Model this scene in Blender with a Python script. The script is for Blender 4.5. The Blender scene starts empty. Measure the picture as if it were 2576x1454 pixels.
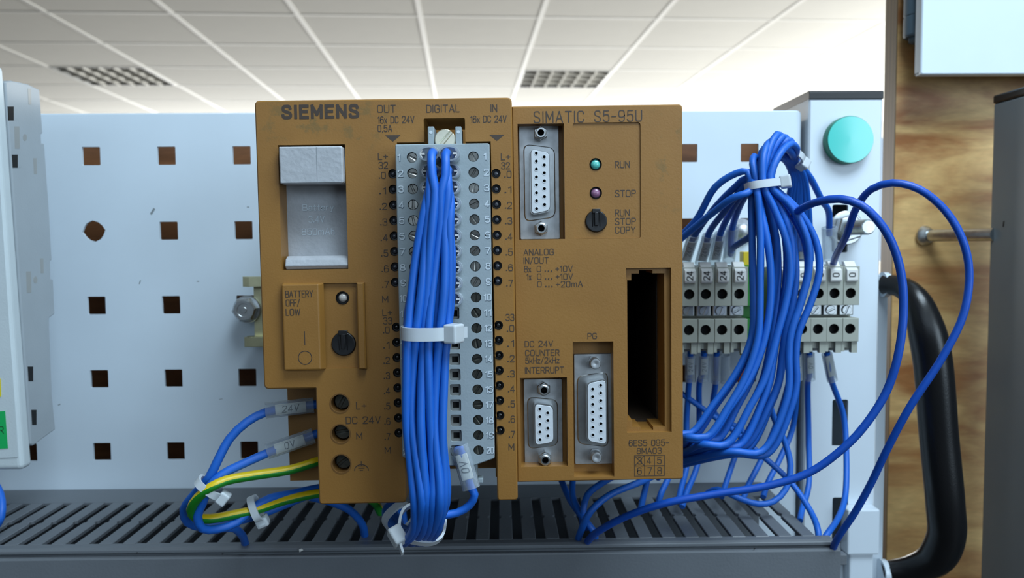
import bpy, bmesh, math, random
from mathutils import Vector, Matrix
from mathutils.geometry import tessellate_polygon
random.seed(7)
C = bpy.context.scene.collection
PI = math.pi
# ------------------------------------------------------------------ camera
# all measures below are millimetres; x right, y away from the viewer, z up, counted from a point
# at the camera's x and height (1.2 m above the floor) and the front face of the perforated plate (y = 0)
F = 2000.0
CY = -409.518
PITCH, YAW, ROLL = (math.radians(a) for a in (-3.31221, 0.79268, -0.37777))
fwd = Vector((math.sin(YAW)*math.cos(PITCH), math.cos(YAW)*math.cos(PITCH), math.sin(PITCH)))
rt0 = Vector((math.cos(YAW), -math.sin(YAW), 0)); up0 = rt0.cross(fwd)
rt = rt0*math.cos(ROLL) + up0*math.sin(ROLL); up = -rt0*math.sin(ROLL) + up0*math.cos(ROLL)
H0 = 1.2
cam = bpy.data.cameras.new('camera'); camo = bpy.data.objects.new('camera', cam); C.objects.link(camo)
camo.matrix_world = Matrix(((rt.x, up.x, -fwd.x, 0), (rt.y, up.y, -fwd.y, CY/1000), (rt.z, up.z, -fwd.z, H0), (0, 0, 0, 1)))
cam.sensor_width = 36; cam.lens = F/2576*36; cam.clip_start = .01; cam.clip_end = 100
cam.dof.use_dof = True; cam.dof.focus_distance = .262; cam.dof.aperture_fstop = 20
sc = bpy.context.scene; sc.camera = camo
vs = sc.view_settings; vs.view_transform = 'Standard'; vs.look = 'None'; vs.gamma = 1; vs.use_curve_mapping = False
vs.exposure = -0.1
# ------------------------------------------------------------------ world and daylight
w = bpy.data.worlds.new('sky'); sc.world = w; w.use_nodes = True
w.node_tree.nodes['Background'].inputs[0].default_value = (.60, .78, 1, 1)
w.node_tree.nodes['Background'].inputs[1].default_value = 1.0
ROOM_A = math.radians(2.697)
RD = Vector((-math.sin(ROOM_A), math.cos(ROOM_A), 0)); RX = Vector((math.cos(ROOM_A), math.sin(ROOM_A), 0))
def room(a, b, c):            # room axes (metres from the camera's floor point): a across, b along, c up
    return Vector((0, CY/1000, 0)) + RX*a + RD*b + Vector((0, 0, c))
def area(name, loc, aim, sx, sy, power, col):
    l = bpy.data.lights.new(name, 'AREA'); l.shape = 'RECTANGLE'; l.size = sx; l.size_y = sy; l.energy = power; l.color = col
    o = bpy.data.objects.new(name, l); C.objects.link(o); o.location = loc
    o.rotation_euler = (Vector(aim) - Vector(loc)).to_track_quat('-Z', 'Y').to_euler(); return o
DAY = (.69, .865, 1.0)
# daylight: the windows in the wall behind the viewer, the window rows at the far side; an unseen overhead fill is added for the falloff
area('daylight_rear_window', room(1.72, -1.9, 1.5), room(.75, 0, 1.25), 1.25, 1.2, 25, DAY)
area('daylight_rear_strip', room(-.45, -1.9, 1.88), room(-.1, 0, 1.3), 2.6, .6, 5, DAY)
area('added_overhead_fill', room(.24, -.02, 1.78), room(.03, .33, 1.18), .5, .3, 8.0, DAY)
area('daylight_right_row', room(3.9, 5.2, 1.45), room(0, 5.4, 2.05), 5.4, .9, 240, (1.0, .99, .95))
area('daylight_far_window', room(-.4, 9.2, 1.45), room(-.6, 5, 2.15), 7.6, 1.0, 400, (1.0, .99, .955))

# ------------------------------------------------------------------ helpers
def ray(px, py):
    return rt*((px-1288)/F) + up*(-(py-727)/F) + fwd
def U(px, py, Y):             # the point at depth Y seen at a pixel of the 2576 x 1454 photograph
    d = ray(px, py); t = (Y-CY)/d.y
    return Vector((d.x*t, Y, d.z*t))
def UX(px, py, X):            # the same on a plane x = X
    d = ray(px, py); t = X/d.x
    return Vector((X, CY+d.y*t, d.z*t))
def lin(r, g, b, a=1):
    f = lambda c: c/12.92 if c <= .04045 else ((c+.055)/1.055)**2.4
    return (f(r/255), f(g/255), f(b/255), a)
M = {}
def mat(name, col, rough=.5, metal=0, var=0, vscale=60, bump=0, bscale=400, spec=.5, trans=0, stretch=(1, 1, 1), col2=None, coat=0):
    m = bpy.data.materials.new(name); m.use_nodes = True; nt = m.node_tree; b = nt.nodes['Principled BSDF']
    b.inputs['Base Color'].default_value = col; b.inputs['Roughness'].default_value = rough; b.inputs['Metallic'].default_value = metal
    b.inputs['Specular IOR Level'].default_value = spec; b.inputs['Transmission Weight'].default_value = trans
    b.inputs['Coat Weight'].default_value = coat
    if var or bump:
        tc = nt.nodes.new('ShaderNodeTexCoord'); mp = nt.nodes.new('ShaderNodeMapping'); mp.inputs['Scale'].default_value = stretch
        nt.links.new(tc.outputs['Object'], mp.inputs[0])
    if var:
        n = nt.nodes.new('ShaderNodeTexNoise'); n.inputs['Scale'].default_value = vscale; n.inputs['Detail'].default_value = 5
        nt.links.new(mp.outputs[0], n.inputs[0])
        r = nt.nodes.new('ShaderNodeValToRGB'); r.color_ramp.elements[0].position = .3; r.color_ramp.elements[1].position = .7
        c2 = col2 or tuple(c*(1-var) for c in col[:3]) + (1,)
        r.color_ramp.elements[0].color = c2; r.color_ramp.elements[1].color = col
        nt.links.new(n.outputs[0], r.inputs[0]); nt.links.new(r.outputs[0], b.inputs['Base Color'])
    if bump:
        n2 = nt.nodes.new('ShaderNodeTexNoise'); n2.inputs['Scale'].default_value = bscale; nt.links.new(mp.outputs[0], n2.inputs[0])
        bp = nt.nodes.new('ShaderNodeBump'); bp.inputs['Strength'].default_value = bump; bp.inputs['Distance'].default_value = .0005
        nt.links.new(n2.outputs[0], bp.inputs['Height']); nt.links.new(bp.outputs[0], b.inputs['Normal'])
    M[name] = m; return m
mat('plate_paint', lin(206, 218, 228), .34, var=.05, vscale=25)
mat('post_paint', lin(208, 218, 227), .22, var=.04, vscale=20)
mat('grey_paint', lin(128, 136, 140), .4, var=.06, vscale=40)
mat('duct_grey', lin(104, 109, 115), .42, var=.08, vscale=60, bump=.15, bscale=900)
mat('black_plastic', lin(22, 22, 24), .38)
mat('black_handle', lin(16, 16, 18), .3, bump=.1, bscale=1500)
mat('dark_hole', lin(9, 9, 10), .7)
mat('wire_blue', lin(20, 98, 198), .5, var=.12, vscale=120)
mat('wire_navy', lin(14, 78, 180), .42, var=.1, vscale=120)
mat('earth_yellow', lin(214, 186, 20), .4)
mat('earth_green', lin(22, 122, 30), .4)
mat('connector_grey', lin(146, 158, 164), .45, var=.06, vscale=200, bump=.1, bscale=1500)
mat('number_grey', lin(190, 200, 207), .45)
mat('battery_grey', lin(172, 175, 180), .42, var=.12, vscale=220, bump=.3, bscale=700)
mat('terminal_grey', lin(160, 163, 152), .5, var=.06, vscale=150)
mat('tag_white', lin(214, 214, 210), .5, var=.05, vscale=300)
mat('paper_white', lin(222, 220, 212), .7, var=.06, vscale=300)
mat('ink_black', lin(24, 24, 26), .6)
mat('print_brown', lin(62, 50, 42), .6)
mat('screw_steel', lin(150, 150, 146), .28, 1, var=.35, vscale=500)
mat('screw_dull', lin(92, 92, 86), .42, 1, var=.4, vscale=500)
mat('zinc', lin(206, 210, 212), .32, 1, var=.2, vscale=350)
mat('zinc_dull', lin(196, 199, 202), .46, 1, var=.3, vscale=260)
mat('brass_zinc', lin(238, 234, 214), .4, 1, var=.15, vscale=300)
mat('yellow_zinc', lin(214, 210, 172), .38, 1, var=.25, vscale=120)
mat('insert_white', lin(196, 202, 208), .45)
mat('tie_nylon', lin(214, 222, 228), .38, trans=.25)
mat('disc_green', lin(78, 200, 190), .12, spec=.8)
mat('disc_edge', lin(4, 112, 88), .3)
mat('lens_green', lin(90, 186, 176), .12, spec=.7)
mat('lens_red', lin(140, 98, 128), .12, spec=.7)
mat('lens_clear', lin(70, 72, 80), .12, spec=.8)
mat('lens_dark', lin(30, 29, 30), .15, spec=.8)
mat('lens_white', lin(176, 170, 164), .15, spec=.7)
mat('sticker_green', lin(20, 170, 90), .5)
mat('sticker_yellow', lin(220, 205, 40), .5)
mat('module_white', lin(196, 206, 210), .45, var=.04, vscale=80, bump=.12, bscale=1200)
mat('module_grey', lin(158, 166, 172), .5, var=.05, vscale=80, bump=.12, bscale=1200)
mat('box_bluegrey', lin(84, 104, 118), .4)
mat('tile_white', lin(214, 213, 206), .85, var=.03, vscale=8)
mat('bar_white', lin(234, 234, 229), .6, spec=.4)
mat('louvre_metal', lin(150, 152, 150), .4, var=.1, vscale=30)
mat('louvre_dark', lin(112, 114, 112), .6)
mat('wall_paint', lin(206, 204, 196), .8, var=.03, vscale=3)
mat('rear_wall_paint', lin(96, 104, 112), .8, var=.03, vscale=3)
mat('floor_vinyl', lin(62, 60, 58), .5, var=.1, vscale=10)
mat('window_frame', lin(220, 222, 222), .4)
mat('shaft_brown', lin(44, 32, 20), .6, var=.1, vscale=80)
mat('clay_orange', lin(176, 92, 40), .5)

def plc_plastic(name, base, dark):
    m = mat(name, base, .46, var=.001); nt = m.node_tree; b = nt.nodes['Principled BSDF']; N = nt.nodes; L = nt.links
    tc = N.new('ShaderNodeTexCoord')
    n1 = N.new('ShaderNodeTexNoise'); n1.inputs['Scale'].default_value = 45; n1.inputs['Detail'].default_value = 4
    L.new(tc.outputs['Object'], n1.inputs[0])
    r1 = N.new('ShaderNodeValToRGB'); r1.color_ramp.elements[0].position = .3; r1.color_ramp.elements[1].position = .7
    r1.color_ramp.elements[0].color = dark; r1.color_ramp.elements[1].color = base
    L.new(n1.outputs[0], r1.inputs[0])
    # dried glue and dirt: ragged patches in the top left corner and down the right edge
    n2 = N.new('ShaderNodeTexNoise'); n2.inputs['Scale'].default_value = 150; n2.inputs['Detail'].default_value = 8; n2.inputs['Roughness'].default_value = .7
    L.new(tc.outputs['Object'], n2.inputs[0])
    sep = N.new('ShaderNodeSeparateXYZ'); L.new(tc.outputs['Object'], sep.inputs[0])
    def band(sock, lo, hi, soft):
        a = N.new('ShaderNodeMapRange'); a.interpolation_type = 'SMOOTHSTEP'; L.new(sock, a.inputs[0]); a.inputs[1].default_value = lo-soft; a.inputs[2].default_value = lo+soft
        c = N.new('ShaderNodeMapRange'); c.interpolation_type = 'SMOOTHSTEP'; L.new(sock, c.inputs[0]); c.inputs[1].default_value = hi-soft; c.inputs[2].default_value = hi+soft; c.inputs[3].default_value = 1; c.inputs[4].default_value = 0
        mu = N.new('ShaderNodeMath'); mu.operation = 'MULTIPLY'; L.new(a.outputs[0], mu.inputs[0]); L.new(c.outputs[0], mu.inputs[1]); return mu.outputs[0]
    def mul(a, c):
        mu = N.new('ShaderNodeMath'); mu.operation = 'MULTIPLY'; L.new(a, mu.inputs[0]); L.new(c, mu.inputs[1]); return mu.outputs[0]
    A = mul(band(sep.outputs[0], -.062, -.018, .012), band(sep.outputs[2], .045, .062, .008))
    B = mul(band(sep.outputs[0], .073, .081, .004), band(sep.outputs[2], .022, .062, .012))
    add = N.new('ShaderNodeMath'); add.operation = 'ADD'; L.new(A, add.inputs[0]); L.new(B, add.inputs[1])
    th = N.new('ShaderNodeMapRange'); L.new(n2.outputs[0], th.inputs[0]); th.inputs[1].default_value = .53; th.inputs[2].default_value = .6; th.inputs[4].default_value = .75
    fac = mul(add.outputs[0], th.outputs[0])
    mx = N.new('ShaderNodeMixRGB'); L.new(fac, mx.inputs[0]); L.new(r1.outputs[0], mx.inputs[1]); mx.inputs[2].default_value = lin(112, 90, 48)
    L.new(mx.outputs[0], b.inputs['Base Color'])
    n3 = N.new('ShaderNodeTexNoise'); n3.inputs['Scale'].default_value = 1600; L.new(tc.outputs['Object'], n3.inputs[0])
    bp = N.new('ShaderNodeBump'); bp.inputs['Strength'].default_value = .12; bp.inputs['Distance'].default_value = .0004; L.new(n3.outputs[0], bp.inputs['Height']); L.new(bp.outputs[0], b.inputs['Normal'])
    return m
plc_plastic('ochre_plastic', lin(144, 102, 46), lin(136, 95, 41))
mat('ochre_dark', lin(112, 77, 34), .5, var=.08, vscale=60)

def wood(name, light, dark, sc_=(3, 3, 30), rot=0.0):
    m = bpy.data.materials.new(name); m.use_nodes = True; nt = m.node_tree; N = nt.nodes; L = nt.links; b = N['Principled BSDF']
    tc = N.new('ShaderNodeTexCoord'); mp = N.new('ShaderNodeMapping'); mp.inputs['Scale'].default_value = sc_; mp.inputs['Rotation'].default_value = (0, rot, 0)
    L.new(tc.outputs['Object'], mp.inputs[0])
    n = N.new('ShaderNodeTexNoise'); n.inputs['Scale'].default_value = 2.2; n.inputs['Detail'].default_value = 6; n.inputs['Distortion'].default_value = .9; L.new(mp.outputs[0], n.inputs[0])
    r = N.new('ShaderNodeValToRGB'); e = r.color_ramp.elements
    e[0].position = .36; e[0].color = dark; e[1].position = .62; e[1].color = light
    L.new(n.outputs[0], r.inputs[0])
    n2 = N.new('ShaderNodeTexNoise'); n2.inputs['Scale'].default_value = 30; n2.inputs['Detail'].default_value = 3; L.new(mp.outputs[0], n2.inputs[0])
    mx = N.new('ShaderNodeMixRGB'); mx.blend_type = 'MULTIPLY'; mx.inputs[0].default_value = .35; L.new(r.outputs[0], mx.inputs[1]); L.new(n2.outputs[0], mx.inputs[2])
    L.new(mx.outputs[0], b.inputs['Base Color']); b.inputs['Roughness'].default_value = .5
    M[name] = m
wood('plywood', lin(248, 206, 138), lin(176, 114, 64), (4.5, 4.5, 17), .08)
wood('backing_wood', lin(150, 100, 64), lin(104, 66, 40), (4, 4, 22), .9)
wood('plywood_edge', lin(150, 124, 84), lin(104, 82, 52), (160, 200, 1.5))

def clear_plastic(name, tint, body, fac):
    m = bpy.data.materials.new(name); m.use_nodes = True; nt = m.node_tree; N = nt.nodes; L = nt.links
    for n in list(N):
        if n.type == 'BSDF_PRINCIPLED': N.remove(n)
    t = N.new('ShaderNodeBsdfTransparent'); t.inputs[0].default_value = tint
    g = N.new('ShaderNodeBsdfPrincipled'); g.inputs['Base Color'].default_value = body; g.inputs['Roughness'].default_value = .15
    nz = N.new('ShaderNodeTexNoise'); nz.inputs['Scale'].default_value = 90
    lw = N.new('ShaderNodeLayerWeight'); lw.inputs[0].default_value = .35
    mr = N.new('ShaderNodeMapRange'); L.new(lw.outputs['Facing'], mr.inputs[0]); mr.inputs[3].default_value = fac; mr.inputs[4].default_value = min(1, fac+.55)
    mx = N.new('ShaderNodeMixShader'); L.new(mr.outputs[0], mx.inputs[0]); L.new(t.outputs[0], mx.inputs[1]); L.new(g.outputs[0], mx.inputs[2])
    L.new(mx.outputs[0], N['Material Output'].inputs[0]); M[name] = m
clear_plastic('clear_sleeve', (.95, .97, .98, 1), lin(186, 196, 204), .16)
clear_plastic('milky_sleeve', (.9, .93, .95, 1), lin(190, 200, 210), .42)

ORIG = {}
ORD = 'first second third fourth fifth sixth seventh eighth ninth tenth'.split()
class MB:
    def __init__(s): s.v = []; s.f = []; s.m = []; s.mi = 0
    def add(s, vs, fs):
        k = len(s.v); s.v += [Vector(p) for p in vs]
        for f in fs: s.f.append([i+k for i in f]); s.m.append(s.mi)
        return s
    def box(s, x0, x1, y0, y1, z0, z1):
        return s.add([(x, y, z) for x in (x0, x1) for y in (y0, y1) for z in (z0, z1)],
                     [(0, 1, 3, 2), (4, 6, 7, 5), (0, 4, 5, 1), (2, 3, 7, 6), (0, 2, 6, 4), (1, 5, 7, 3)])
    def prism(s, outer, y0, y1, holes=(), ch=0, back=True):
        """polygon in x,z from y0 (front) to y1 with holes; ch = chamfer of the outer front edge, one value or one a vertex"""
        outer = [Vector((p[0], p[1])) for p in outer]
        if sum(a.x*b.y-b.x*a.y for a, b in zip(outer, outer[1:]+outer[:1])) < 0:
            outer.reverse()
            if not isinstance(ch, (int, float)): ch = list(ch)[::-1]
        n = len(outer); chs = [ch]*n if isinstance(ch, (int, float)) else list(ch)
        inner = outer
        if any(chs):
            inner = []
            for i in range(n):
                a, p, b = outer[i-1], outer[i], outer[(i+1) % n]
                d1 = (p-a).normalized(); d2 = (b-p).normalized(); n1 = Vector((-d1.y, d1.x)); n2 = Vector((-d2.y, d2.x))
                mv = (n1+n2); q = mv.length_squared
                inner.append(p + (mv*(2/q) if q > .2 else n1)*chs[i])
        loops = [inner] + [[Vector((p[0], p[1])) for p in h] for h in holes]
        flat = [p for l in loops for p in l]
        tri = tessellate_polygon([[Vector((p.x, p.y, 0)) for p in l] for l in loops])
        s.add([(p.x, y0, p.y) for p in flat], tri)
        if any(chs):
            s.add([(p.x, y0, p.y) for p in inner] + [(p.x, y0+max(c, .001), p.y) for p, c in zip(outer, chs)], [(i, (i+1) % n, n+(i+1) % n, n+i) for i in range(n)])
        walls = [(outer, [y0+c for c in chs])] + [(l, [y0]*len(l)) for l in loops[1:]]
        for l, ys in walls:
            m = len(l); s.add([(p.x, y, p.y) for p, y in zip(l, ys)] + [(p.x, y1, p.y) for p in l], [(i, (i+1) % m, m+(i+1) % m, m+i) for i in range(m)])
        if back:
            loops[0] = outer; flat = [p for l in loops for p in l]
            tri = tessellate_polygon([[Vector((p.x, p.y, 0)) for p in l] for l in loops])
            s.add([(p.x, y1, p.y) for p in flat], tri)
        return s
    def xprism(s, prof, x0, x1):   # profile in (y,z) along x
        n = len(prof); s.add([(x0, p[0], p[1]) for p in prof] + [(x1, p[0], p[1]) for p in prof],
            [(i, (i+1) % n, n+(i+1) % n, n+i) for i in range(n)])
        tri = tessellate_polygon([[Vector((p[0], p[1], 0)) for p in prof]])
        s.add([(x0, p[0], p[1]) for p in prof], tri); s.add([(x1, p[0], p[1]) for p in prof], tri); return s
    def lathe(s, prof, c=(0, 0, 0), axis=(0, -1, 0), seg=20, caps=True, phase=0):
        """prof: (r, h) along axis from c"""
        c = Vector(c); a = Vector(axis).normalized(); e = Vector((0, 0, 1)) if abs(a.z) < .9 else Vector((1, 0, 0))
        u = a.cross(e).normalized(); v = a.cross(u); vs = []; fs = []
        for r, h in prof:
            for k in range(seg):
                t = 2*PI*k/seg+phase; vs.append(c+a*h+(u*math.cos(t)+v*math.sin(t))*r)
        for j in range(len(prof)-1):
            for k in range(seg):
                fs.append((j*seg+k, j*seg+(k+1) % seg, (j+1)*seg+(k+1) % seg, (j+1)*seg+k))
        if caps: fs.append(tuple(range(seg))); fs.append(tuple((len(prof)-1)*seg+k for k in range(seg)))
        return s.add(vs, fs)
    def tube(s, pts, r, seg=10, closed=False, caps=True, flat=None, stripe=None, up=None):
        """pts: list of Vectors; flat = (rw, rt) flat section; stripe = (mi_a, mi_b)"""
        n = len(pts); T = []
        for i in range(n):
            a = pts[i-1] if (i > 0 or closed) else pts[i]; b = pts[(i+1) % n] if (i < n-1 or closed) else pts[i]
            T.append((b-a).normalized())
        nv = up or (Vector((0, 0, 1)) if abs(T[0].z) < .9 else Vector((0, -1, 0)))
        nv = (nv - T[0]*nv.dot(T[0])).normalized(); k0 = len(s.v); rings = []
        for i in range(n):
            nv = (up - T[i]*up.dot(T[i])).normalized() if up else (nv - T[i]*nv.dot(T[i])).normalized()
            bn = T[i].cross(nv); ring = []
            if flat:
                for a, b in ((-1, -1), (1, -1), (1, 1), (-1, 1)): ring.append(pts[i]+nv*(a*flat[0])+bn*(b*flat[1]))
            else:
                for k in range(seg): t = 2*PI*k/seg; ring.append(pts[i]+(nv*math.cos(t)+bn*math.sin(t))*(r[i] if isinstance(r, list) else r))
            rings.append(ring)
        sg = 4 if flat else seg
        for ring in rings: s.v += ring
        for i in range(n if closed else n-1):
            for k in range(sg):
                a = k0+i*sg; b = k0+((i+1) % n)*sg
                s.f.append([a+k, a+(k+1) % sg, b+(k+1) % sg, b+k])
                s.m.append(s.mi if not stripe else (stripe[1] if sg*.27 <= (k+.5) % sg < sg*.73 else stripe[0]))
        if caps and not closed:
            s.f.append([k0+k for k in range(sg)]); s.m.append(s.mi); s.f.append([k0+(n-1)*sg+k for k in range(sg)]); s.m.append(s.mi)
        return s
    def stroke(s, lines, wd, Y, dy=.0):  # flat ribbons in the x,z plane at depth Y
        cut = []
        for pl in lines:
            if len(pl) == 1: cut.append([(pl[0][0]-wd*.02, pl[0][1]), (pl[0][0]+wd*.1, pl[0][1])]); continue
            cur = [pl[0]]; was_cut = False
            for i in range(1, len(pl)):
                cur.append(pl[i])
                if i < len(pl)-1:
                    d1 = Vector(pl[i])-Vector(pl[i-1]); d2 = Vector(pl[i+1])-Vector(pl[i])
                    if d1.length > 1e-9 and d2.length > 1e-9 and d1.normalized().dot(d2.normalized()) < .3: cut.append(cur); cur = [pl[i]]; was_cut = True
            cut.append(cur)
        Y0 = Y
        for ci_, pl in enumerate(cut):
            Y = Y0-.011*(ci_ % 5)
            P = [Vector((p[0], p[1])) for p in pl]; n = len(P); cl = (P[0]-P[-1]).length < 1e-6 and n > 3
            if cl: P = P[:-1]; n -= 1
            L_, R_ = [], []
            for i in range(n):
                a = P[i-1] if (i > 0 or cl) else None; b = P[(i+1) % n] if (i < n-1 or cl) else None
                d1 = (P[i]-a).normalized() if a is not None else None; d2 = (b-P[i]).normalized() if b is not None else None
                if d1 is None: d1 = d2
                if d2 is None: d2 = d1
                n1 = Vector((-d1.y, d1.x)); n2 = Vector((-d2.y, d2.x)); m_ = n1+n2; q = m_.length_squared
                off = m_*(2/q) if q > .9 else (n1+n2).normalized()*1.4 if q > 1e-4 else n1
                e = Vector((0, 0))
                if not cl and i == 0: e = -d2*(wd*.45)
                if not cl and i == n-1: e = d1*(wd*.45)
                L_.append(P[i]+e+off*(wd/2)); R_.append(P[i]+e-off*(wd/2))
            s.add([(p.x, Y, p.y) for p in L_]+[(p.x, Y, p.y) for p in R_], [(i, (i+1) % n, n+(i+1) % n, n+i) for i in range(n if cl else n-1)])
        return s
    def build(s, name, mats, parent=None, bevel=0, smooth=None, loc=None, seg=2, recalc=True):
        if isinstance(mats, str): mats = [mats]
        me = bpy.data.meshes.new(name)
        if parent is not None: o0 = ORIG[parent.name]
        elif loc is not None: o0 = Vector(loc)
        else:
            lo = Vector((min(v.x for v in s.v), min(v.y for v in s.v), min(v.z for v in s.v))); hi = Vector((max(v.x for v in s.v), max(v.y for v in s.v), max(v.z for v in s.v)))
            o0 = Vector(((lo.x+hi.x)/2, (lo.y+hi.y)/2, lo.z))
        me.from_pydata([(v-o0)*.001 for v in s.v], [], s.f)
        for m in mats: me.materials.append(M[m])
        me.polygons.foreach_set('material_index', s.m)
        if recalc:
            bm = bmesh.new(); bm.from_mesh(me); bmesh.ops.remove_doubles(bm, verts=bm.verts, dist=1e-6); bmesh.ops.recalc_face_normals(bm, faces=bm.faces); bm.to_mesh(me); bm.free()
        if smooth:
            me.polygons.foreach_set('use_smooth', [True]*len(me.polygons)); me.set_sharp_from_angle(angle=math.radians(smooth))
        me.update()
        o = bpy.data.objects.new(name, me); C.objects.link(o)
        if parent is not None: o.parent = parent
        else: o.location = (o0.x/1000, o0.y/1000, H0+o0.z/1000)
        ORIG[o.name] = o0
        if bevel:
            b = o.modifiers.new('bevel', 'BEVEL'); b.width = bevel/1000; b.segments = seg; b.limit_method = 'ANGLE'; b.angle_limit = math.radians(40); b.harden_normals = False
        return o
def tag(o, label=None, cat=None, group=None, kind=None):
    if label: o['label'] = label
    if cat: o['category'] = cat
    if group: o['group'] = group
    if kind: o['kind'] = kind
    return o
def thing(name, label, cat, origin, group=None, roty=0, kind=None):
    o = bpy.data.objects.new(name, None); C.objects.link(o); o.empty_display_size = .01
    origin = Vector(origin); o.location = (origin.x/1000, origin.y/1000, H0+origin.z/1000); o.rotation_euler = (0, roty, 0)
    ORIG[o.name] = origin; return tag(o, label, cat, group, kind)
def inst(src, parent, at, rot=(0, 0, 0), name=None):
    """a further object with the mesh of src, its origin at the point `at`"""
    o = src.copy(); C.objects.link(o)
    if name: o.name = name
    o.parent = parent; p = (Vector(at)-ORIG[parent.name])*.001
    o.location = p; o.rotation_euler = rot; return o
def rp(pts, r, n=4):
    """rounded corners: r one radius or one a vertex"""
    k = len(pts); rs = [r]*k if isinstance(r, (int, float)) else r; out = []
    for i in range(k):
        a, p, b = (Vector(pts[j % k]) for j in (i-1, i, i+1)); q = rs[i]
        if q <= 0: out.append(p); continue
        d1 = (a-p).normalized(); d2 = (b-p).normalized(); q = min(q, (a-p).length*.48, (b-p).length*.48)
        p1 = p+d1*q; p2 = p+d2*q
        for j in range(n+1):
            t = j/n; out.append(p1*(1-t)**2 + p*(2*t*(1-t)) + p2*t*t)
    return out
def rect(x0, z0, x1, z1): return [(x0, z0), (x1, z0), (x1, z1), (x0, z1)]
def circ(x, z, r, n=18): return [(x+r*math.cos(2*PI*k/n), z+r*math.sin(2*PI*k/n)) for k in range(n)]
def spline(P, step=4.0, closed=False):
    P = [Vector(p) for p in P]; n = len(P); out = []
    for i in range(n if closed else n-1):
        p0 = P[i-1] if (i > 0 or closed) else P[0]*2-P[1]
        p1, p2 = P[i], P[(i+1) % n]; p3 = P[(i+2) % n] if (i+2 < n or closed) else P[-1]*2-P[-2]
        t0 = 0.; t1 = t0+max((p1-p0).length, 1e-6)**.5; t2 = t1+max((p2-p1).length, 1e-6)**.5; t3 = t2+max((p3-p2).length, 1e-6)**.5
        m = max(2, int((p2-p1).length/step))
        for j in range(m):
            t = t1+(t2-t1)*j/m
            a1 = p0*((t1-t)/(t1-t0))+p1*((t-t0)/(t1-t0)); a2 = p1*((t2-t)/(t2-t1))+p2*((t-t1)/(t2-t1)); a3 = p2*((t3-t)/(t3-t2))+p3*((t-t2)/(t3-t2))
            b1 = a1*((t2-t)/(t2-t0))+a2*((t-t0)/(t2-t0)); b2 = a2*((t3-t)/(t3-t1))+a3*((t-t1)/(t3-t1))
            out.append(b1*((t2-t)/(t2-t1))+b2*((t-t1)/(t2-t1)))
    if not closed: out.append(P[-1])
    return out
# ------------------------------------------------------------------ a drawn single-stroke alphabet (cap height 6)
G = {}
def g(ch, wd, *ls): G[ch] = (wd, [[tuple(float(c) for c in p.split(',')) for p in l.strip('~').split()] for l in ls], [l.startswith('~') for l in ls])
O_ = '~2,6 .5,6 0,4.8 0,1.2 .5,0 2,0 3.5,0 4,1.2 4,4.8 3.5,6 2,6'
g('0', 3.6, '~1.8,6 .4,6 0,4.8 0,1.2 .4,0 1.8,0 3.2,0 3.6,1.2 3.6,4.8 3.2,6 1.8,6'); g('O', 4, O_)
g('1', 1.6, '0,4.8 1.4,6 1.4,0'); g('2', 3.6, '~0,4.6 .2,6 2,6.1 3.6,5.8 3.6,4 2.8,2.8 1.2,1.4 0,0', '0,0 3.6,0')
g('3', 3.6, '~0,5 .4,6 2,6.1 3.5,5.8 3.5,3.6 2.4,3.2 1.4,3.2', '~1.4,3.2 2.6,3.1 3.7,2.6 3.6,.2 2,-.1 .3,.1 0,1.1')
g('4', 3.8, '2.7,0 2.7,6 0,1.6 3.8,1.6'); g('5', 3.6, '3.3,6 .4,6 .2,3.2', '~.2,3.2 .8,3.8 2.4,4 3.6,3.4 3.7,.6 2.6,-.1 .8,0 0,1')
g('6', 3.6, '~3.4,5.2 2.8,6.1 .8,6.1 0,5 0,1 .6,-.1 3,-.1 3.7,1 3.6,3.2 2.6,3.7 .8,3.6 0,2.6'); g('7', 3.4, '0,6 3.4,6 1,0')
g('8', 3.6, '~1.8,3.2 .3,3.3 .1,5.8 1.8,6.1 3.5,5.8 3.3,3.3 1.8,3.2', '~1.8,3.2 0,3 -.1,.2 1.8,-.1 3.7,.2 3.6,3 1.8,3.2')
g('9', 3.6, '~.2,.8 .8,-.1 2.8,-.1 3.6,1 3.6,5 3,6.1 .6,6.1 -.1,5 0,2.8 1,2.3 2.8,2.4 3.6,3.4')
g('A', 4.2, '0,0 2.1,6 4.2,0', '.8,2 3.4,2'); g('B', 3.6, '0,0 0,6', '~0,6 2.4,6 3.4,5.9 3.5,3.2 2.2,3.15 0,3.15', '~0,3.15 2.4,3.15 3.7,3 3.7,.1 2.4,0 0,0')
g('C', 3.9, '~3.8,4.6 3.4,6 2,6 .5,6 0,4.8 0,1.2 .5,0 2,0 3.4,0 3.8,1.4'); g('D', 3.8, '0,0 0,6', '~0,6 1.8,6 3.6,5.6 3.8,4 3.8,2 3.6,.4 1.8,0 0,0')
g('E', 3.3, '3.3,0 0,0 0,6 3.3,6', '0,3.1 2.8,3.1'); g('F', 3.2, '0,0 0,6 3.2,6', '0,3.1 2.7,3.1')
g('G', 4, '~3.8,4.7 3.4,6 2,6 .5,6 0,4.8 0,1.2 .5,0 2,0 3.5,0 3.9,1 3.9,2.8', '3.9,2.9 2.2,2.9'); g('H', 3.7, '0,0 0,6', '3.7,0 3.7,6', '0,3 3.7,3')
g('I', .2, '.1,0 .1,6'); g('L', 2.8, '0,6 0,0 2.8,0'); g('M', 4.4, '0,0 0,6 2.2,1.6 4.4,6 4.4,0'); g('N', 3.7, '0,0 0,6 3.7,0 3.7,6')
g('P', 3.5, '0,0 0,6', '~0,6 2.2,6 3.5,5.8 3.6,3 2.2,2.8 0,2.8'); g('R', 3.6, '0,0 0,6', '~0,6 2.2,6 3.5,5.8 3.6,3.1 2.2,2.9 0,2.9', '2,2.9 3.7,0')
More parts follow.
